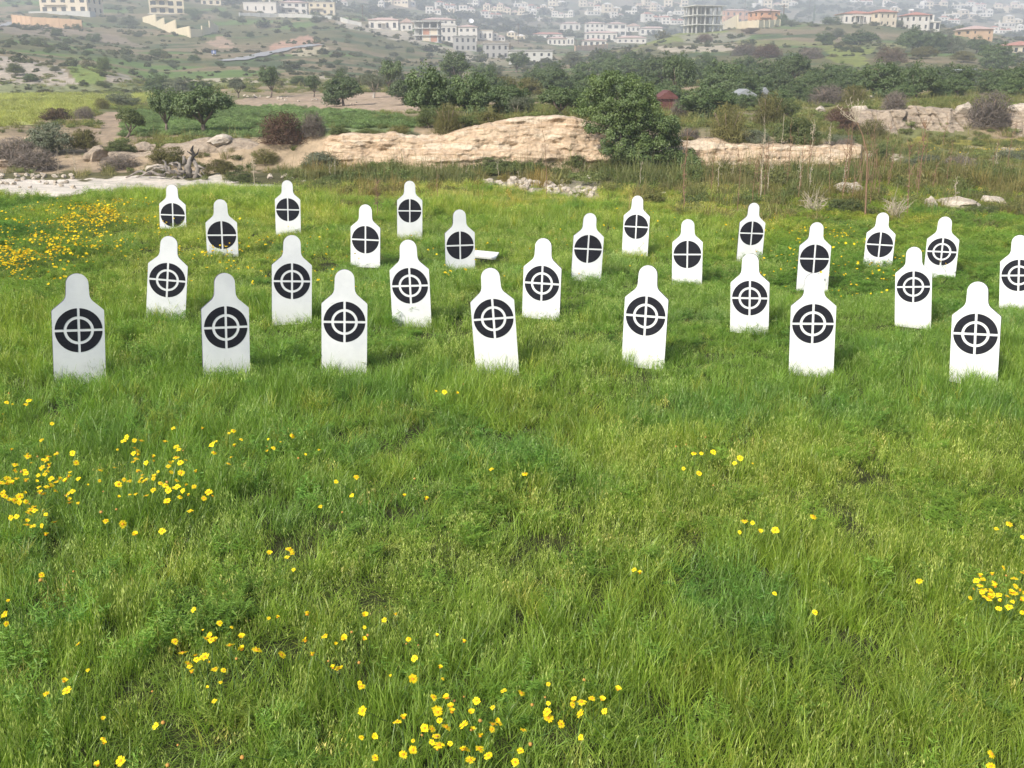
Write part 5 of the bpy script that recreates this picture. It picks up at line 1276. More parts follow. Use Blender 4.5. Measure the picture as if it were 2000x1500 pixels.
for _ in range(16):
    px = random.uniform(520, 720); py = random.uniform(340, 362)
    w = random.uniform(6, 13); stone(px, py, w, w * .7, 'small pale stone in the brown grass behind the far left boards', 'stone', 'pale stones in the brown grass')
for _ in range(22):
    px = random.uniform(1180, 1330); py = random.uniform(352, 384)
    w = random.uniform(5, 12); stone(px, py, w, w * .7, 'small pale stone in the grass right of the stone heap', 'stone', 'pale stones right of the heap')
for _ in range(26):
    px = random.uniform(470, 700); py = 188 + (px - 470) * .07 + random.uniform(-3, 5)
    w = random.uniform(4, 8); stone(px, py, w, w * .7, 'small white stone along the edge of the ploughed field', 'stone', 'white stones along the ploughed field')
for _ in range(20):
    px = random.uniform(1700, 1960); py = 192 + random.uniform(-3, 6)
    w = random.uniform(6, 16); stone(px, py, w, w * .5, 'pale stone in the tumbled wall below the right hand grove', 'stone', 'tumbled wall of pale stones')

# ------------------------------------------------------------------ dry stalks, dead stump
M_STALK = plain('dry_stalk', (0.20, 0.125, 0.075), 0.95, .3, 20)
M_PALESTALK = plain('pale_dry_stalk', (0.40, 0.34, 0.25), 0.95, .25, 20)
M_DRIFT = plain('weathered_wood', (0.20, 0.175, 0.15), 0.95, .5, 9, .5)
M_CHAR = plain('charred_wood', (0.030, 0.027, 0.025), 0.9, .4, 9)
def stalk(px, base, top, label, bend=0, rad=.012, spray=6, mat=None, group=None, name='dry_stalk'):
    P = ground_at(px, base); z = depth_of(P); h = (base - top) * z / FPX / .96; bx = bend * z / FPX
    mb = MB(); r = np.random.default_rng(int(px * 7 + top))
    pts = [np.array([bx * t ** 2 + r.normal(0, .012), r.normal(0, .012), h * t]) for t in np.linspace(0, 1, 8)]
    pts[0] = np.array([0, 0, -.1])
    mb.tube(pts, list(np.linspace(rad, rad * .35, 8)), 5)
    for i in range(spray):
        t = r.uniform(.55, 1); b = pts[int(t * 7)]; a = r.uniform(0, 6.28); L = h * r.uniform(.06, .16)
        e = b + np.array([math.cos(a) * L * .6, math.sin(a) * L * .4, L]); mb.tube([b, (b + e) / 2 + r.normal(0, .01, 3), e], [rad * .45, rad * .35, rad * .2], 4)
    for i in range(int(spray * 3)):                              # withered pods
        b = pts[min(7, int(r.uniform(.35, 1) * 7))] + r.normal(0, .03, 3) * [1, 1, 2]; mb.tube([b, b + r.normal(0, .03, 3) + [0, 0, .02]], [rad * .8, rad * .3], 4)
    o = mb.build(name, mat or M_STALK, None, False, loc=P)
    return tag(o, label, 'dry stalk', group)
for px, b, t, bend, rad, sp, mt, lb in [(1333,415,262,2,.016,7,0,'tall straight brown stalk right of the big near tree'),(1440,418,305,0,.009,3,0,'thin brown stalk behind two right hand far boards'),(1646,392,252,-1,.014,5,0,'upright brown stalk just left of the forked dry stalk'),(1678,392,264,3,.010,4,0,'thin brown stalk just right of the forked dry stalk'),
    (1771,428,282,-16,.016,6,0,'leaning brown stalk behind the far board in the yellow flowers'),(1792,380,240,0,.020,12,0,'thickest brown stalk with a bushy top, before the weathered rocks'),(1842,286,228,3,.010,3,0,'short brown stalk against the weathered rocks'),(1966,330,240,8,.012,4,0,'brown stalk at the right before the purplish bush'),(1522,348,230,0,.010,3,1,'tall pale stalk before the dense dark green shrub'),
    (1530,358,285,0,.008,3,0,'thin stalk at the foot of the dense dark green shrub'),(1506,352,266,-2,.008,3,0,'thin stalk left of the dense dark green shrub'),(1414,340,276,-4,.008,3,0,'thin stalk below the tall yellow brown bush'),(1583,330,240,0,.012,9,1,'pale branching stalk on the right side of the dense dark green shrub'),(1614,332,246,2,.011,8,1,'pale branching stalk left of the forked dry stalk'),
    (1804,345,262,0,.009,4,0,'thin brown stalk right of the thickest stalk'),(1755,352,286,0,.009,3,0,'thin stalk left of the thickest stalk'),(1379,328,270,0,.007,2,1,'thin pale stalk on the bank right of the big near tree'),(994,322,248,0,.009,3,1,'pale stalk against the middle of the sandstone bank'),(1068,388,244,-12,.010,3,0,'long bent stalk rising before the sandstone bank'),
    (856,408,335,-3,.008,3,0,'thin stalk in the grass right of the far straight board'),(497,364,305,0,.010,8,1,'pale branched stalk behind the board with the broken cross'),(149,345,300,0,.008,4,1,'pale stalk at the foot of the low earth bank'),(116,346,290,3,.008,4,1,'pale stalk below the big grey green shrub'),(738,428,352,0,.009,16,0,'branching green brown weed behind the far boards'),(1250,372,318,0,.007,3,1,'short pale stalk at the foot of the big near tree'),(884,344,296,0,.007,4,1,'short pale stalk before the left part of the sandstone bank'),
    (1560,348,292,0,.008,4,1,'short pale stalk before the sandstone bank end'),(1710,352,296,-4,.008,4,0,'short brown stalk right of the forked stalk'),(1880,350,300,4,.008,4,1,'short pale stalk before the yellow flowered slope')]:
    stalk(px, b, t, lb, bend, rad, sp, M_PALESTALK if mt else None)
for _ in range(48):
    px = random.choice([random.uniform(1340, 1960), random.uniform(1480, 1720)]); b = random.uniform(345, 408)
    stalk(px, b, b - random.uniform(45, 125), 'thin dry stalk among the many rising from the undergrowth on the right', random.uniform(-7, 7), .0095, 5, random.choice([None, None, None, M_PALESTALK]), 'thin dry stalks in the undergrowth on the right')
for _ in range(16):
    px = random.uniform(640, 1120); b = random.uniform(338, 356)
    stalk(px, b, b - random.uniform(18, 42), 'short dry stalk in front of the sandstone bank', random.uniform(-3, 3), .007, 3, random.choice([None, M_PALESTALK]), 'short dry stalks in front of the sandstone bank')
P = ground_at(1688, 428); z = depth_of(P); u = z / FPX
o = thing('forked_stalk', 'tall forked dry stalk leaning left with a spreading top, right of the meadow', 'dry stalk', P)
f_ = lambda px, py, d=0: np.array([(px - 1688) * u, d, (428 - py) * u / .96])
mb = MB(); mb.tube([f_(1690, 434), f_(1686, 360, .02), f_(1681, 310, -.02), f_(1668, 274), f_(1655, 252)], [.022, .020, .018, .014, .011], 6); mb.build('stem', M_STALK, o)
mb = MB()
for e in [(1616, 224), (1628, 216), (1640, 211), (1652, 214), (1661, 218), (1622, 236), (1646, 224)]:
    a = f_(1655, 252); b = f_(*e, random.uniform(-.1, .1)); mb.tube([a, (a + b) / 2 + [0, 0, -.03], b], [.009, .007, .004], 4)
    for t in np.linspace(.4, 1, 4): mb.tube([a + (b - a) * t, a + (b - a) * t + [random.uniform(-.06, .06), 0, .05]], [.009, .003], 4)
mb.build('branch', M_PALESTALK, o)
for px, py, w, top in [(1590, 418, 60, 380), (1745, 432, 60, 388)]:  # bleached bare bushes behind the boards
    P = ground_at(px, py); z = depth_of(P); u = z / FPX
    mb = MB(); r = np.random.default_rng(px)
    for i in range(26):
        a = r.uniform(0, 6.28); e = np.array([math.cos(a) * w * u * .6 * r.uniform(.3, 1), math.sin(a) * .4, (py - top) * u * r.uniform(.5, 1.1)])
        m_ = e * .5 + r.normal(0, .05, 3) + [0, 0, .08]; mb.tube([(0, 0, 0), m_, e], [.010, .007, .003], 4)
        for _ in range(2): mb.tube([m_, m_ + r.normal(0, .14, 3) + [0, 0, .12]], [.005, .002], 4)
    tag(mb.build('bare_bush', M_PALESTALK, None, False, loc=P), 'bleached leafless little bush ' + ('left of the far board half hidden by a front head' if px < 1700 else 'between the two small boards at the far right'), 'bush')
P = ground_at(372, 346); z = depth_of(P); u = z / FPX
o = thing('dead_stump', 'gnarled grey dead tree stump with a charred top on the pale ground at the left', 'dead tree', P)
f_ = lambda px, py, d=0: np.array([(px - 372) * u, d, (346 - py) * u / .96])
mb = MB(); mb.tube([f_(374, 352), f_(370, 326, -.1), f_(378, 308)], [.15, .10, .06], 9)
mb.tube([f_(384, 350, -.2), f_(390, 330, -.1), f_(380, 312)], [.08, .07, .05], 8); mb.tube([f_(366, 320, -.1), f_(364, 306, -.1)], [.09, .02], 7)
mb.build('stump', M_DRIFT, o, True)
mb = MB(); mb.tube([f_(378, 316, -.06), f_(384, 304, -.05), f_(379, 297), f_(383, 288)], [.05, .045, .05, .015], 8); mb.tube([f_(383, 306, -.05), f_(372, 298, -.1)], [.03, .012], 6); mb.tube([f_(380, 310, -.05), f_(392, 302, -.1), f_(396, 293, -.1)], [.035, .025, .01], 6); mb.build('charred_top', M_CHAR, o, True)
r = np.random.default_rng(12)
for i, (a, b) in enumerate([((368,335),(328,326)),((360,340),(318,342)),((366,344),(336,352)),((380,338),(398,352)),((350,336),(300,334)),((390,330),(404,340)),((340,332),(322,318)),((330,342),(276,344)),((300,340),(250,346)),((360,332),(342,318))]):
    mb = MB(); A_, B_ = f_(*a, r.uniform(-.4, 0)), f_(*b, r.uniform(-.6, .1)); pts = [A_ + (B_ - A_) * t + r.normal(0, .05, 3) * (0 < t < 1) + [0, 0, .10 * math.sin(3.1 * t)] for t in np.linspace(0, 1, 6)]
    mb.tube(pts, list(np.linspace(.05, .018, 6)), 6); mb.build('root', M_DRIFT, o, True)

# ------------------------------------------------------------------ roads, walls, poles, dishes
M_ROAD = plain('pale_tarmac', (0.30, 0.295, 0.29), 0.9, .12, .4)
M_TRACK = plain('pale_track', (0.42, 0.38, 0.30), 0.95, .15, .4)
def road(name, pix, width, mat):
    P = np.array([ground_at(*p) for p in pix]); t = np.linspace(0, 1, 60)
    k = np.linspace(0, 1, len(P)); C = np.stack([np.interp(t, k, P[:, i]) for i in range(3)], 1)
    d = np.gradient(C, axis=0); d[:, 2] = 0; d /= np.linalg.norm(d, axis=1)[:, None]; nrm = np.stack([-d[:, 1], d[:, 0], 0 * d[:, 0]], 1)
    V = []
    for s in (-1, -.33, .33, 1):
        q = C + nrm * s * width / 2
        q[:, 2] = np.maximum(height(q[:, 0], q[:, 1]), C[:, 2] - .2) + .25
        V.append(q)
    V = np.concatenate(V); n = 60
    F = np.array([(j * n + i, j * n + i + 1, (j + 1) * n + i + 1, (j + 1) * n + i) for j in range(3) for i in range(n - 1)])
    tag(link(name, mesh_np(name, V, F, [mat], None, True)), kind='structure')
road('hill_road', [(430, 120), (470, 117), (505, 110), (530, 103), (560, 96), (600, 91), (625, 88)], 3.6, M_ROAD)
road('village_road', [(-30, 54), (20, 49), (45, 43), (60, 39)], 6, M_ROAD)

M_CREAM = plain('cream_render', (0.62, 0.53, 0.40), .9, .07, .3)
M_PALE = plain('pale_yellow_render', (0.66, 0.57, 0.40), .9, .07, .3)
M_WHITE = plain('white_render', (0.64, 0.60, 0.54), .9, .05, .3)
M_ORANGE = plain('orange_render', (0.58, 0.31, 0.18), .9, .1, .3)
M_TAN = plain('tan_wall', (0.52, 0.35, 0.22), .95, .12, .3)
M_CONC = plain('grey_concrete', (0.36, 0.35, 0.33), .95, .12, .3)
M_PALECONC = plain('pale_concrete', (0.50, 0.49, 0.45), .95, .1, .3)
M_BRICK = plain('red_brick_infill', (0.42, 0.20, 0.12), .95, .12, .6)
M_TILE = plain('red_roof_tile', (0.42, 0.19, 0.14), .85, .15, .6)
M_PINKTILE = plain('pink_roof_tile', (0.50, 0.36, 0.31), .85, .12, .6)
M_GLASS = plain('dark_window', (0.035, 0.04, 0.05), .25, .2, .5, spec=.6)
M_BLUEGLASS = plain('bluish_window', (0.16, 0.19, 0.22), .25, .2, .5, spec=.6)
M_WOOD = plain('pole_wood', (0.12, 0.09, 0.07), .95, .2, 3)
M_METAL = plain('white_metal', (0.7, 0.7, 0.7), .4, .05)
M_RUST = plain('rust_red_metal', (0.11, 0.04, 0.034), .7, .25, 2)
M_SHEET = plain('white_sheet', (0.27, 0.28, 0.29), .5, .1, 1)
M_SIGN = plain('blue_sign_face', (0.05, 0.10, 0.30), .5, .1)

def wall_run(name, label, pix, hpx, thick, mat, steps=False):
    """a garden wall along a ground line; stepped walls keep level tops"""
    o = thing(name, label, 'wall', ground_at(*pix[0]))
    O = np.array(o.location); P = [ground_at(*p) for p in pix]
    for i in range(len(P) - 1):
        a, b = P[i] - O, P[i + 1] - O; z = depth_of(P[i]); h = hpx * z / FPX
        d = b - a; d[2] = 0; L = np.linalg.norm(d); d /= L; nrm = np.array([-d[1], d[0], 0]) * thick / 2
        top = max(a[2], b[2]) + h if steps else None
        za, zb = (top, top) if steps else (a[2] + h, b[2] + h)
        lo = min(a[2], b[2]) - 1.2
        mb = MB(); q = lambda p, zz, s: (p[0] + nrm[0] * s, p[1] + nrm[1] * s, zz)
        mb.add([q(a, lo, -1), q(b, lo, -1), q(b, lo, 1), q(a, lo, 1), q(a, za, -1), q(b, zb, -1), q(b, zb, 1), q(a, za, 1)], [(0, 3, 2, 1), (4, 5, 6, 7), (0, 1, 5, 4), (1, 2, 6, 5), (2, 3, 7, 6), (3, 0, 4, 7)])
        nb = max(1, int(L / 4))
        if not steps:
            for k in range(nb + 1):
                c = a + d * (L * k / nb) * .998; s = .28
                zc = za + (zb - za) * k / nb + .12
                mb.box(c[0] - s, c[0] + s, c[1] - s, c[1] + s, lo, zc)
        mb.build('wall_panel', mat, o)
wall_run('boundary_wall', 'long orange boundary wall with buttresses at the top left', [(26, 47), (62, 51), (116, 54), (160, 57)], 17, .3, M_TAN)
wall_run('stepped_wall', 'cream wall stepping down the hillside below the yellowish apartment house', [(280, 43), (306, 52), (322, 58), (345, 66), (372, 74)], 9, .4, M_PALE, True)
wall_run('garden_wall', 'cream garden wall rising to the right from the foot of the stepped wall', [(372, 74), (395, 70), (410, 66), (426, 62)], 12, .4, M_PALE, True)
wall_run('retaining_wall', 'pale wall on the slope below the white villas, left of the row of houses', [(655, 38), (680, 46), (705, 51)], 7, .4, M_PALECONC)
wall_run('terrace_wall', 'cream terrace wall below the orange houses', [(1410, 58), (1440, 56), (1480, 54), (1522, 52)], 13, .4, M_PALE)
wall_run('plot_wall', 'orange garden wall in front of the lowest villa of the right hand cluster', [(1123, 99), (1150, 98), (1186, 95)], 9, .4, M_TAN)
def pole(px, base, top, label, mat=M_WOOD, arms=1):
    P = ground_at(px, base); z = depth_of(P); h = (base - top) * z / FPX / .97
    o = thing('utility_pole', label, 'pole', P)
    mb = MB(); mb.tube([(0, 0, -.4), (0, 0, h)], [.24, .16], 7); mb.build('post', mat, o)
    if arms:
        mb = MB(); mb.box(-.9, .9, -.07, .07, h - .8, h - .62); mb.build('crossarm', mat, o)
for px, b, t, lb in [(1453, 45, 4, 'dark utility pole between the orange houses'), (1504, 47, 20, 'utility pole before the right hand orange house'), (1529, 48, 12, 'utility pole at the right end of the orange houses'), (1579, 42, 4, 'tall dark utility pole on the ridge with a pale foot, left of the cypress'), (1636, 44, 12, 'thin utility pole left of the red roofed bungalow'), (709, 42, 12, 'utility pole left of the row of houses'), (773, 42, 28, 'utility pole above the pink roofed long house'), (1012, 86, 48, 'utility pole between the village houses in the middle'), (960, 60, 42, 'utility pole behind the row of houses'), (996, 114, 88, 'utility pole beside the long grey unfinished block'), (1125, 98, 78, 'utility pole by the orange garden wall')]:
    pole(px, b, t, lb)
def dish(px, base, size, label):
    P = ground_at(px, base); z = depth_of(P); R_ = size * z / FPX / 2
    o = thing('satellite_dish', label, 'satellite dish', P)
    mb = MB(); mb.tube([(0, 0, -.3), (0, 0, R_ * 1.5)], [R_ * .12, R_ * .1], 6); mb.build('mast', M_METAL, o)
    mb = MB(); rings = [(0, 0.0), (.5, .06), (.85, .18), (1, .26)]; n = 14
    vs = [(R_ * r_ * math.cos(6.2832 * k / n), -R_ * d_ * 1.1, R_ * r_ * math.sin(6.2832 * k / n)) for r_, d_ in rings for k in range(n)]
    fs = [(i * n + k, i * n + (k + 1) % n, (i + 1) * n + (k + 1) % n, (i + 1) * n + k) for i in range(3) for k in range(n)]
    mb.add(vs, fs); b = mb.build('reflector', M_METAL, o, True, loc=(0, 0, R_ * 1.6), rot=(-.6, 0, .3))
dish(417, 60, 11, 'white satellite dish beside the cream garden wall')

# ------------------------------------------------------------------ buildings
def facade(mb, o, u, w, h, holes, depth=.3, mi=0):
    """wall in the plane (o, u, z) with recessed openings; returns the pane rectangles as corner lists"""
    o, u = np.array(o, float), np.array(u, float); nrm = np.array([u[1], -u[0], 0.])     # outward
    us = sorted({0., w} | {a for q in holes for a in (q[0], q[1])}); zs = sorted({0., h} | {a for q in holes for a in (q[2], q[3])})
    P = lambda a, z, d=0: o + u * a + np.array([0, 0, z]) - nrm * d
    for i in range(len(us) - 1):
        for j in range(len(zs) - 1):
            a, b, c, d = us[i], us[i + 1], zs[j], zs[j + 1]
            if any(q[0] <= a + 1e-6 and q[1] >= b - 1e-6 and q[2] <= c + 1e-6 and q[3] >= d - 1e-6 for q in holes): continue
            mb.add([P(a, c), P(b, c), P(b, d), P(a, d)], [(0, 1, 2, 3)], mi)
    panes = []
    for a, b, c, d in holes:
        q = [P(a, c), P(b, c), P(b, d), P(a, d)]; r = [P(a, c, depth), P(b, c, depth), P(b, d, depth), P(a, d, depth)]
        mb.add(q + r, [(0, 4, 5, 1), (1, 5, 6, 2), (2, 6, 7, 3), (3, 7, 4, 0)], mi)
        panes.append([P(a, c, depth - .02), P(b, c, depth - .02), P(b, d, depth - .02), P(a, d, depth - .02)])
    return panes
def block(root, x0, x1, y0, y1, z0, z1, wallm, front=(), side_l=(), side_r=(), glass=None):
    """one wall mesh with openings and its windows as parts"""
    mb = MB(); h = z1 - z0
    panes = facade(mb, (x0, y0, z0), (1, 0, 0), x1 - x0, h, front)
    panes += facade(mb, (x1, y0, z0), (0, 1, 0), y1 - y0, h, side_r)
    panes += facade(mb, (x1, y1, z0), (-1, 0, 0), x1 - x0, h, [])
    panes += facade(mb, (x0, y1, z0), (0, -1, 0), y1 - y0, h, side_l)
    mb.add([(x0, y0, z1), (x1, y0, z1), (x1, y1, z1), (x0, y1, z1)], [(0, 1, 2, 3)])
    mb.build('wall', wallm, root)
    for p in panes:
        m = MB(); m.add(p, [(0, 1, 2, 3)]); m.build('window', glass or M_GLASS, root)
def grid(w, h, bays, storeys, ww=.5, wh=.5, z0=.25, skip=()):
    sh = h / storeys; bw = w / bays; out = []
    for j in range(storeys):
        for i in range(bays):
            if (i, j) in skip: continue
            a = bw * (i + .5 - ww / 2); c = sh * (j + z0)
            out.append((a, a + bw * ww, c, c + sh * wh))
    return out
def flat_roof(root, x0, x1, y0, y1, z, mat, over=.25, t=.3, name='roof'):
    mb = MB(); mb.box(x0 - over, x1 + over, y0 - over, y1 + over, z + .003, z + t); return mb.build(name, mat, root)
def hip_roof(root, x0, x1, y0, y1, z, h, mat, over=.5, gable=False):
    a, b, c, d = x0 - over, x1 + over, y0 - over, y1 + over; w, dp = b - a, d - c
    r = min(w, dp) / 2; mb = MB()
    if w >= dp: p, q = (a + (0 if gable else r), (c + d) / 2), (b - (0 if gable else r), (c + d) / 2)
    else: p, q = ((a + b) / 2, c + (0 if gable else r)), ((a + b) / 2, d - (0 if gable else r))
    e = .12
    V = [(a, c, z + .004), (b, c, z + .004), (b, d, z + .004), (a, d, z + .004), (a, c, z + e), (b, c, z + e), (b, d, z + e), (a, d, z + e), (*p, z + e + h), (*q, z + e + h)]
    F = [(0, 3, 2, 1), (0, 1, 5, 4), (1, 2, 6, 5), (2, 3, 7, 6), (3, 0, 4, 7)]
    F += [(4, 5, 9, 8), (5, 6, 9), (6, 7, 8, 9), (7, 4, 8)] if w >= dp else [(4, 5, 8), (5, 6, 9, 8), (6, 7, 9), (7, 4, 8, 9)]
    mb.add(V, F); return mb.build('roof', mat, root)
def chimney(root, roof, x, y, z, mat):
    mb = MB(); mb.box(x - .35, x + .35, y - .35, y + .35, z, z + 1.3); mb.box(x - .45, x + .45, y - .45, y + .45, z + 1.302, z + 1.45)
    c = mb.build('chimney', mat, roof)
def tank(root, x, y, z):
    mb = MB(); mb.tube([(x - .8, y, z + 1.5), (x + .8, y, z + 1.5)], [.4, .4], 8); mb.box(x - .7, x - .6, y - .1, y + .1, z, z + 1.2); mb.box(x + .6, x + .7, y - .1, y + .1, z, z + 1.2)
    mb.build('water_tank', M_METAL, root)
def house(name, label, cat, px0, px1, base, yaw=0.0, dep=9.0, at=None):
    """root on the ground; returns (root, width, metres per survey pixel)"""
    P = ground_at((px0 + px1) / 2, base) if at is None else at
    u = depth_of(P) / FPX
    w = (px1 - px0) * u
    o = thing(name, label, cat, (P[0], P[1] + dep * .5 * math.cos(yaw), P[2] - .3), yaw)
    mb = MB(); return o, w, u
def simple(name, label, px0, px1, base, top, storeys, bays, wallm, roof, roofm, yaw=0.0, dep=9.0, side=2, ww=.45, wh=.5, skip=(), extras=(), cat='house', glass=None):
    o, w, u = house(name, label, cat, px0, px1, base, yaw, dep)
    rh = {'flat': .3, 'hip': 1.1, 'gable': 1.7}[roof]
    h = (base - top) * u / .97 + .3 - rh; x0, x1, y0, y1 = -w / 2, w / 2, -dep / 2, dep / 2
    sg = grid(dep, h, side, storeys, .4, .5) if side else []
    block(o, x0, x1, y0, y1, -3.0, h, wallm, [(a, b, c + 3.0, d + 3.0) for a, b, c, d in grid(w, h, bays, storeys, ww, wh, skip=skip)], [(a, b, c + 3, d + 3) for a, b, c, d in sg], [(a, b, c + 3, d + 3) for a, b, c, d in sg], glass)
    rf = flat_roof(o, x0, x1, y0, y1, h, roofm) if roof == 'flat' else hip_roof(o, x0, x1, y0, y1, h, rh, roofm, gable=roof == 'gable')
    if 'chimney' in extras: chimney(o, rf, w * .25, 0, h + .2, wallm)
    if 'tank' in extras: tank(o, -w * .2, 0, h + .3)
    if 'balcony' in extras:
        for j in range(1, storeys):
            z = h * j / storeys; mb = MB(); mb.box(x0 + w * .08, x0 + w * .55, y0 - 1.4, y0 - .003, z, z + .18)
            mb.box(x0 + w * .08, x0 + w * .55, y0 - 1.4, y0 - 1.32, z + .182, z + 1.0); mb.build('balcony', wallm, o)
    if 'porch' in extras:
        mb = MB(); mb.box(x0 + w * .3, x0 + w * .62, y0 - 2.2, y0 - .003, 2.7, 2.95)
        for fx in (.31, .46, .6): mb.box(x0 + w * fx, x0 + w * (fx + .015), y0 - 2.1, y0 - 1.85, -.6, 2.698)
        mb.build('porch', wallm, o)
    return o, w, h, u
# top left
o, w, h, u = simple('apartment_house', 'pale greyish apartment house cut by the top edge, behind the orange boundary wall', 80, 178, 26, -22, 3, 5, M_CREAM, 'flat', M_CREAM, -.12, 14, 3, .5, .55, (), ('balcony',))
mb = MB(); mb.box(-w * .62, w * .66, -14 / 2 - 5, -14 / 2 - .01, -4, .9); mb.build('terrace', M_PALECONC, o)
o, w, h, u = simple('apartment_house', 'yellowish apartment house with rows of balconies above the stepped wall', 285, 350, 27, -24, 4, 4, M_PALE, 'flat', M_PALE, .3, 15, 3, .62, .62, (), ('balcony',))
mb = MB(); mb.box(-w * .55, w * .57, -15 / 2 - 2.5, 15 / 2 + 2, -6, .2); mb.build('basement_wall', M_PALECONC, o)
simple('villa', 'small pinkish roofed house behind the trees left of the white villas', 392, 430, 10, -4, 1, 3, M_CREAM, 'hip', M_PINKTILE, .1, 9)
o, w, h, u = simple('villa', 'long low white house at the left end of the white villas', 476, 540, 24, 6, 1, 4, M_WHITE, 'flat', M_WHITE, .0, 9, 2, .2, .4, (), ('chimney',))
o, w, h, u = simple('villa', 'white villa with arched balcony in the middle of the white villas', 545, 598, 26, 3, 2, 4, M_WHITE, 'hip', M_PINKTILE, .1, 10, 2, .5, .5, (), ('balcony', 'tank'))
o, w, h, u = simple('villa', 'cream villa at the right end of the white villas', 601, 652, 28, 6, 2, 4, M_PALE, 'flat', M_CREAM, .1, 10, 2, .4, .5, (), ('balcony', 'tank'))
simple('villa', 'pale gabled house peeping over the white villas', 512, 548, 10, -3, 1, 2, M_PALE, 'gable', M_PALE, .2, 8)
wall_run('retaining_wall', 'long pale retaining wall under the white villas', [(468, 31), (545, 33), (600, 35), (656, 38)], 6, .4, M_PALECONC)
# row of houses in the middle
simple('villa', 'low white villa with pink roof, first of the row of houses', 720, 778, 58, 36, 1, 4, M_WHITE, 'hip', M_PINKTILE, .0, 8, 2, .4, .5, (), ('chimney', 'porch'))
simple('villa', 'narrow white gabled house, second of the row of houses', 781, 803, 60, 38, 1, 2, M_WHITE, 'gable', M_PINKTILE, .15, 8, 2, .4, .4)
simple('villa', 'white villa standing just behind the brick filled unfinished house', 824, 888, 56, 36, 2, 5, M_WHITE, 'hip', M_PINKTILE, .1, 9, 2, .35, .45, (), ('chimney',))
def frame_house(name, label, px0, px1, base, top, storeys, bays, infill, yaw, dep, sides=3, cat='building', roofslab=True):
    """reinforced concrete skeleton: slabs, columns and, where given, brick panels"""
    o, w, u = house(name, label, cat, px0, px1, base, yaw, dep)
    h = (base - top) * u / .97 + .3; sh = h / storeys
    for j in range(storeys + 1):
        e = .9 if j == storeys else (.7 if j else .15)
        mb = MB(); mb.box(-w / 2 - e, w / 2 + e, -dep / 2 - e, dep / 2 + e, j * sh - .3, j * sh); mb.build('floor_slab', M_PALECONC, o)
    for j in range(storeys):
        for i in range(bays + 1):
            for k in range(sides + 1):
                if 0 < i < bays and 0 < k < sides and (i + k) % 2: continue
                x, y = -w / 2 + .25 + (w - .5) * i / bays, -dep / 2 + .25 + (dep - .5) * k / sides
                mb = MB(); mb.box(x - .2, x + .2, y - .2, y + .2, j * sh + .003 - (3 if j == 0 else 0), (j + 1) * sh - .303); mb.build('column', M_PALECONC, o)
    for i, j, m in infill:
        x0 = -w / 2 + .25 + (w - .5) * i / bays + .204; x1 = -w / 2 + .25 + (w - .5) * (i + 1) / bays - .204
        mb = MB(); mb.box(x0, x1, -dep / 2 + .15, -dep / 2 + .4, j * sh + .004, (j + 1) * sh - .304); mb.build('brick_panel', m, o)
    mb = MB(); mb.box(-w / 2 + .8, w / 2 - .8, dep / 2 - 1.2, dep / 2 - .9, .005, h - .31); mb.build('rear_wall', M_CONC, o)
    return o, w, h, u
frame_house('unfinished_house', 'unfinished house with cream frame and red brick panels in the row of houses', 811, 858, 80, 44, 3, 3, [(1, 1, M_BRICK), (1, 0, M_CREAM), (2, 0, M_BRICK), (2, 1, M_CREAM)], -.08, 9)
simple('villa', 'white villa with large openings right of the brick filled unfinished house', 860, 890, 82, 52, 2, 3, M_WHITE, 'flat', M_WHITE, .1, 9, 2, .5, .5)
simple('unfinished_house', 'grey unfinished house below the white villa with the dish', 885, 928, 99, 72, 2, 4, M_CONC, 'flat', M_CONC, .12, 9, 2, .4, .5, (), (), 'building')
simple('unfinished_house', 'second grey unfinished house with square holes, further down the row', 944, 991, 113, 86, 2, 4, M_CONC, 'flat', M_CONC, .08, 10, 2, .36, .5, (), (), 'building')
simple('unfinished_block', 'long pale grey unfinished block at the bottom of the row of houses', 994, 1079, 124, 99, 2, 6, M_PALECONC, 'flat', M_CONC, .0, 10, 2, .32, .42, ((0, 1), (1, 1), (0, 0)), (), 'building')
o, w, h, u = simple('villa', 'white villa carrying a satellite dish on its roof in the row of houses', 895, 932, 76, 50, 2, 3, M_WHITE, 'hip', M_PINKTILE, .0, 9, 2, .4, .45)
mb = MB(); n = 12; R_ = 5 * u
vs = [(R_ * a * math.cos(6.2832 * k / n), -R_ * b, R_ * a * math.sin(6.2832 * k / n)) for a, b in ((0.05, 0), (.6, .08), (1, .28)) for k in range(n)]
mb.add(vs, [(i * n + k, i * n + (k + 1) % n, (i + 1) * n + (k + 1) % n, (i + 1) * n + k) for i in range(2) for k in range(n)])
mb.build('satellite_dish', M_METAL, o, True, loc=(w * .18, -2, h + 2.6), rot=(-.5, 0, .2))
simple('villa', 'plain white villa to the right of the one with the satellite dish', 934, 962, 78, 60, 1, 3, M_WHITE, 'flat', M_CREAM, .0, 8, 2, .4, .45)
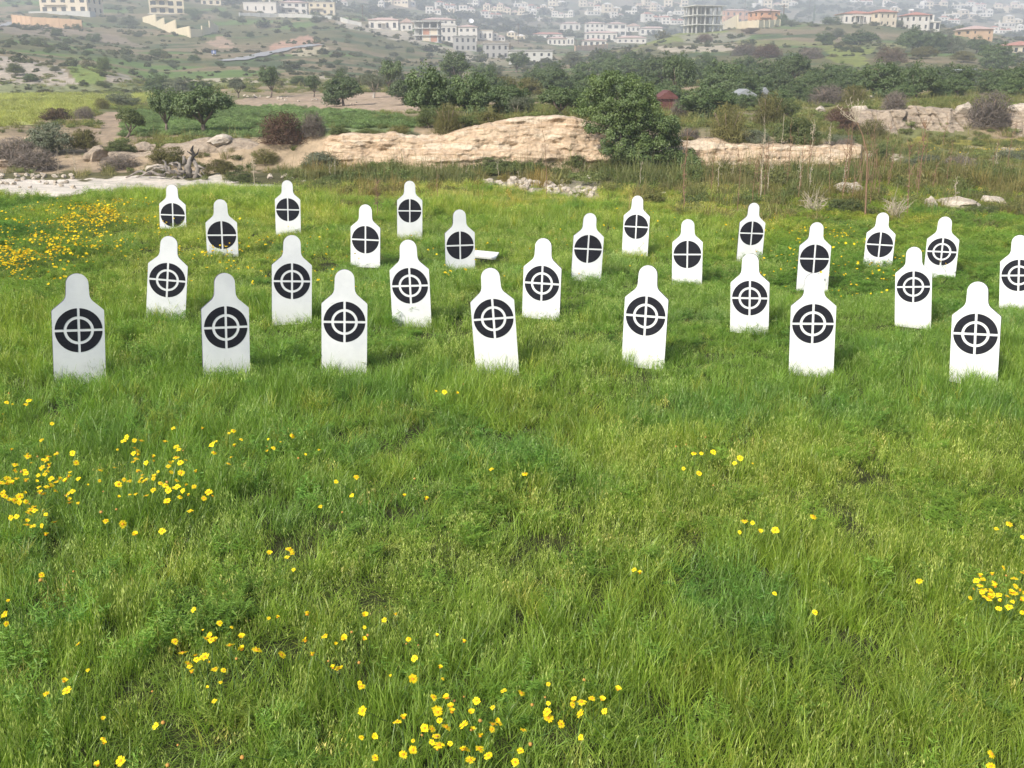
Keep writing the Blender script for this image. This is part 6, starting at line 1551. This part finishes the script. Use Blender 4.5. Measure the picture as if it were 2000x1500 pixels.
# cluster in the middle right
simple('villa', 'white villa with chimneys at the left of the right hand cluster', 1070, 1106, 88, 72, 1, 4, M_WHITE, 'hip', M_PINKTILE, .0, 9, 2, .4, .5, (), ('chimney',))
simple('villa', 'narrow white villa next to the chimneyed one', 1107, 1121, 88, 73, 1, 2, M_WHITE, 'flat', M_WHITE, .0, 8, 2, .4, .5)
simple('villa', 'red roofed white bungalow above the chimneyed villa', 1042, 1100, 75, 64, 1, 5, M_WHITE, 'hip', M_TILE, .0, 8, 2, .4, .4)
simple('villa', 'white bungalow at the top left of the right hand cluster', 1096, 1132, 60, 44, 1, 3, M_WHITE, 'hip', M_PINKTILE, .1, 9, 2, .4, .5, (), ('chimney',))
dish(1132, 58, 7, 'white satellite dish beside the bungalow at the top left of the right hand cluster')
simple('villa', 'white villa left of the largest house in the right hand cluster', 1143, 1180, 64, 44, 2, 4, M_WHITE, 'hip', M_PINKTILE, .0, 9)
simple('villa', 'largest white house in the right hand cluster with a deep shaded porch', 1183, 1222, 70, 45, 2, 3, M_WHITE, 'hip', M_PINKTILE, .05, 10, 2, .6, .5, (), ('porch',))
simple('villa', 'white villa with chimney right of the largest house of the cluster', 1224, 1250, 62, 47, 1, 3, M_WHITE, 'gable', M_PINKTILE, .0, 9, 2, .4, .5, (), ('chimney',))
simple('villa', 'long low white villa at the right end of the cluster, beside the grassy knoll', 1250, 1302, 68, 53, 1, 5, M_WHITE, 'hip', M_PINKTILE, .0, 9, 2, .45, .5)
simple('villa', 'white villa in the lower middle of the right hand cluster', 1143, 1205, 80, 62, 1, 6, M_WHITE, 'hip', M_PINKTILE, .0, 9, 2, .4, .5, (), ('chimney',))
simple('villa', 'lowest white villa of the right hand cluster, behind the orange garden wall', 1138, 1184, 92, 76, 1, 4, M_WHITE, 'hip', M_PINKTILE, .0, 9, 2, .5, .55)
simple('villa', 'low villa with a pink roof edge below the long low white villa', 1205, 1262, 84, 71, 1, 5, M_WHITE, 'hip', M_PINKTILE, .0, 9, 2, .35, .4)
# ridge on the right
frame_house('concrete_frame_building', 'bare concrete frame of a three storey building on the grassy knoll', 1347, 1404, 64, 15, 3, 3, [], .35, 9)
simple('orange_house', 'orange two storey house beside the concrete frame building', 1412, 1462, 46, 20, 2, 4, M_ORANGE, 'hip', M_PINKTILE, .2, 9, 2, .35, .45, (), ('balcony',))
simple('orange_house', 'orange two storey house on the right, before the utility poles', 1474, 1519, 46, 18, 2, 3, M_ORANGE, 'hip', M_PINKTILE, .2, 9, 2, .35, .45, (), ('balcony',))
simple('bungalow', 'white bungalow with a red tiled roof on the ridge', 1647, 1706, 46, 22, 1, 5, M_WHITE, 'hip', M_TILE, .0, 10, 2, .35, .45, (), ('porch',))
simple('house', 'beige two storey house with red roof joined to the right of the red roofed bungalow', 1708, 1746, 50, 20, 2, 3, M_CREAM, 'hip', M_TILE, .25, 9, 2, .3, .45)
o, w, h, u = simple('modern_villa', 'white cubic villa with a red edged roof and stepped terraces on the right', 1773, 1812, 58, 26, 2, 3, M_WHITE, 'hip', M_TILE, .1, 9, 2, .35, .5, (), ('tank',))
block(o, w / 2 + .01, w / 2 + w * .65, -3.5, 4, -3, h * .55, M_WHITE, [(.8, 2.2, 3.6, 5.6), (3.0, 4.4, 3.6, 5.6)])
flat_roof(o, w / 2 + .3, w / 2 + w * .65, -3.5, 4, h * .55, M_WHITE, .2, .35, 'terrace')
block(o, w / 2 + .3, w / 2 + w * .45, -1.5, 4, h * .55 + .36, h * .9, M_WHITE, [(.6, 2.2, .6, 2.2)])
simple('stone_house', 'square beige stone house with two windows below the far villas on the right', 1892, 1936, 78, 52, 2, 3, M_TAN, 'hip', M_PINKTILE, .1, 10, 2, .25, .4, ((1, 0), (1, 1)))
simple('house', 'house with a red roof partly cut by the right edge, among dark trees', 1976, 2040, 104, 82, 1, 4, M_CREAM, 'hip', M_TILE, .0, 10)
# sheds in the grove, small white things
def shed(name, label, px0, px1, base, top, mat, dep=3.0, cat='shed'):
    o, w, u = house(name, label, cat, px0, px1, base, .15, dep); h = (base - top) * u / .97 + .3
    block(o, -w / 2, w / 2, -dep / 2, dep / 2, -.3, h, mat, [(w * .3, w * .5, .5, h * .8)]); hip_roof(o, -w / 2, w / 2, -dep / 2, dep / 2, h, .35, mat, .12, True)
shed('shed', 'rust red shed half hidden behind the big sprawling near tree', 1288, 1316, 214, 195, M_RUST, 0.9)
shed('shed', 'white sheet metal shed under the carob trees', 1436, 1470, 206, 190, M_SHEET, 1.2)
shed('shed', 'narrow grey white hut right of the sheet metal shed', 1484, 1496, 200, 186, M_SHEET, 1.0)
shed('hut', 'small white hut between two carob trees at the right', 1886, 1905, 166, 146, M_SHEET, 4)
shed('hut', 'small grey hut below the dark tree in front of the white cubic villa', 1808, 1828, 100, 86, M_PALECONC, 5)
P = ground_at(418, 108); u = depth_of(P) / FPX
o = thing('hill_sign', 'small blue and white sign board on the left hillside by the road', 'sign', P)
mb = MB(); mb.box(-4.5 * u, 4.5 * u, -.05, .05, 3 * u, 9 * u); mb.build('panel', M_SIGN, o)
mb = MB(); mb.box(-4.2 * u, 4.2 * u, -.075, -.052, 5.6 * u, 6.4 * u); mb.box(-.5 * u, .5 * u, -.08, -.053, 3.4 * u, 8.6 * u); mb.build('stripe', M_METAL, o)
for s in (-1, 1):
    mb = MB(); mb.box(s * 3.5 * u - .06, s * 3.5 * u + .06, .052, .15, -.4, 9 * u); mb.build('post', M_METAL, o)

# villas scattered over the far hillside
def far_villa(seed):
    r = np.random.default_rng(seed); w_, rf = MB(), MB()
    n = r.integers(2, 4); x = -8.0
    for k in range(n):
        w = r.uniform(5, 8); d = r.uniform(6, 9); h = r.choice([3.2, 3.4, 6.2, 6.4]); y = r.uniform(-1.5, 1.5)
        w_.box(x, x + w, y - d / 2, y + d / 2, -4, h)
        for j in range(int(h // 3)):
            for i in range(2):
                a = x + w * (.2 + .42 * i); w_.box(a, a + 1.5, y - d / 2 - .04, y - d / 2 - .003, j * 3 + .8, j * 3 + 2.3, 1)
        if r.uniform() < .7:
            o_ = .4; z = h + .003; X0, X1, Y0, Y1 = x - o_ + .41, x + w + o_ - .41, y - d / 2 - o_, y + d / 2 + o_; m = (Y0 + Y1) / 2; rr = min(X1 - X0, Y1 - Y0) * .4
            rf.add([(X0, Y0, z), (X1, Y0, z), (X1, Y1, z), (X0, Y1, z), (X0 + rr, m, z + 1.5), (X1 - rr, m, z + 1.5)], [(0, 3, 2, 1), (0, 1, 5, 4), (1, 2, 5), (2, 3, 4, 5), (3, 0, 4)])
        else:
            rf.box(x, x + w, y - d / 2 - .1, y + d / 2 + .1, h + .003, h + .4)
        if r.uniform() < .5: w_.box(x + 1, x + 1.8, y, y + .8, h + .01, h + 2.6)
        x += w + .02
    return w_, rf
FV = []
for k in range(6):
    a, b = far_villa(300 + k); FV.append((a.mesh('wall', [[M_WHITE, M_WHITE, M_CREAM][k % 3], M_GLASS]), b.mesh('roof', [[M_PINKTILE, M_WHITE, M_PINKTILE, M_CREAM, M_TILE, M_WHITE][k]])))
FARV = [(665,6),(745,10),(772,4),(800,6),(867,12),(891,23),(916,20),(930,8),(961,16),(1021,9),(1045,18),(1070,16),(1093,28),(1115,28),(1147,8),(1160,24),(1175,18),(1196,18),(1206,30),(1238,23),(1257,16),(1259,28),(1273,37),(1270,6),(1290,16),(1308,30),(1315,9),(1331,23),(1309,42),(1010,72),(972,74),(1489,9),(1510,10),(1545,6),(1678,4),(1755,22),(1740,8),(1804,12),(1821,12),(1874,12),(1902,10),(1890,30),(1916,20),(1930,28),(1958,16),(1965,48),(1950,60),(1979,40),(1884,58),(1990,58),(1976,20),(1860,30),(1850,40),(1090,6),(850,22),(1040,30),(1000,24),(1065,36),(955,30),(1990,10)]
VB = [(700, 'above the white villas on the left'), (850, 'above the first of the row of houses'), (960, 'above the house with the satellite dish'), (1060, 'above the long grey unfinished block'), (1140, 'over the top left of the right hand cluster'), (1240, 'over the largest house of the right hand cluster'), (1345, 'just left of the concrete frame building'), (1560, 'behind the orange houses'), (1700, 'behind the red roofed bungalow'), (1770, 'left of the white cubic villa'), (1850, 'just right of the white cubic villa'), (1935, 'behind the beige stone house'), (2100, 'in the far right corner of the hillside')]
for i, (px, py) in enumerate(FARV):
    P = ground_at(px, py + 5)
    if P[1] < 480 and px > 850: P = np.array([(px - 1000) / FPX / 1.06 * 700, 700, float(height((px - 1000) / FPX / 1.06 * 700, 700))])
    row = 'lowest ' if py > 40 else ('mid level ' if py > 15 else 'topmost ')
    lb = row + 'hazy white villas ' + next(t for e, t in VB if px < e)
    o = thing('far_villa', lb.replace('villas', 'villa'), 'villa', (P[0], P[1], P[2] - .2), random.uniform(-.35, .35), lb)
    a, b = FV[i % 6]; s = P[1] / 1000 * random.uniform(.8, 1.2) * .75 + .18
    o.scale = (s * 1.1, s, s)
    link('wall', a, o); link('roof', b, o)

# ------------------------------------------------------------------ the spring haze over the valley
m, nt, out = nmat('haze')
pv = N(nt, 'ShaderNodeVolumePrincipled')
pv.inputs['Color'].default_value = (0.83, 0.885, 0.97, 1)
pv.inputs['Density'].default_value = HAZE if 'HAZE' in globals() else 0.00088
pv.inputs['Density Attribute'].default_value = ''
pv.inputs['Anisotropy'].default_value = 0.0
nt.links.new(pv.outputs[0], out.inputs['Volume'])
mb = MB(); mb.box(-3300, 3300, -40, 2650, -15, 330)
hz = mb.build('haze', m)
tag(hz, 'thin bluish spring haze filling the valley', 'haze', None, 'stuff')
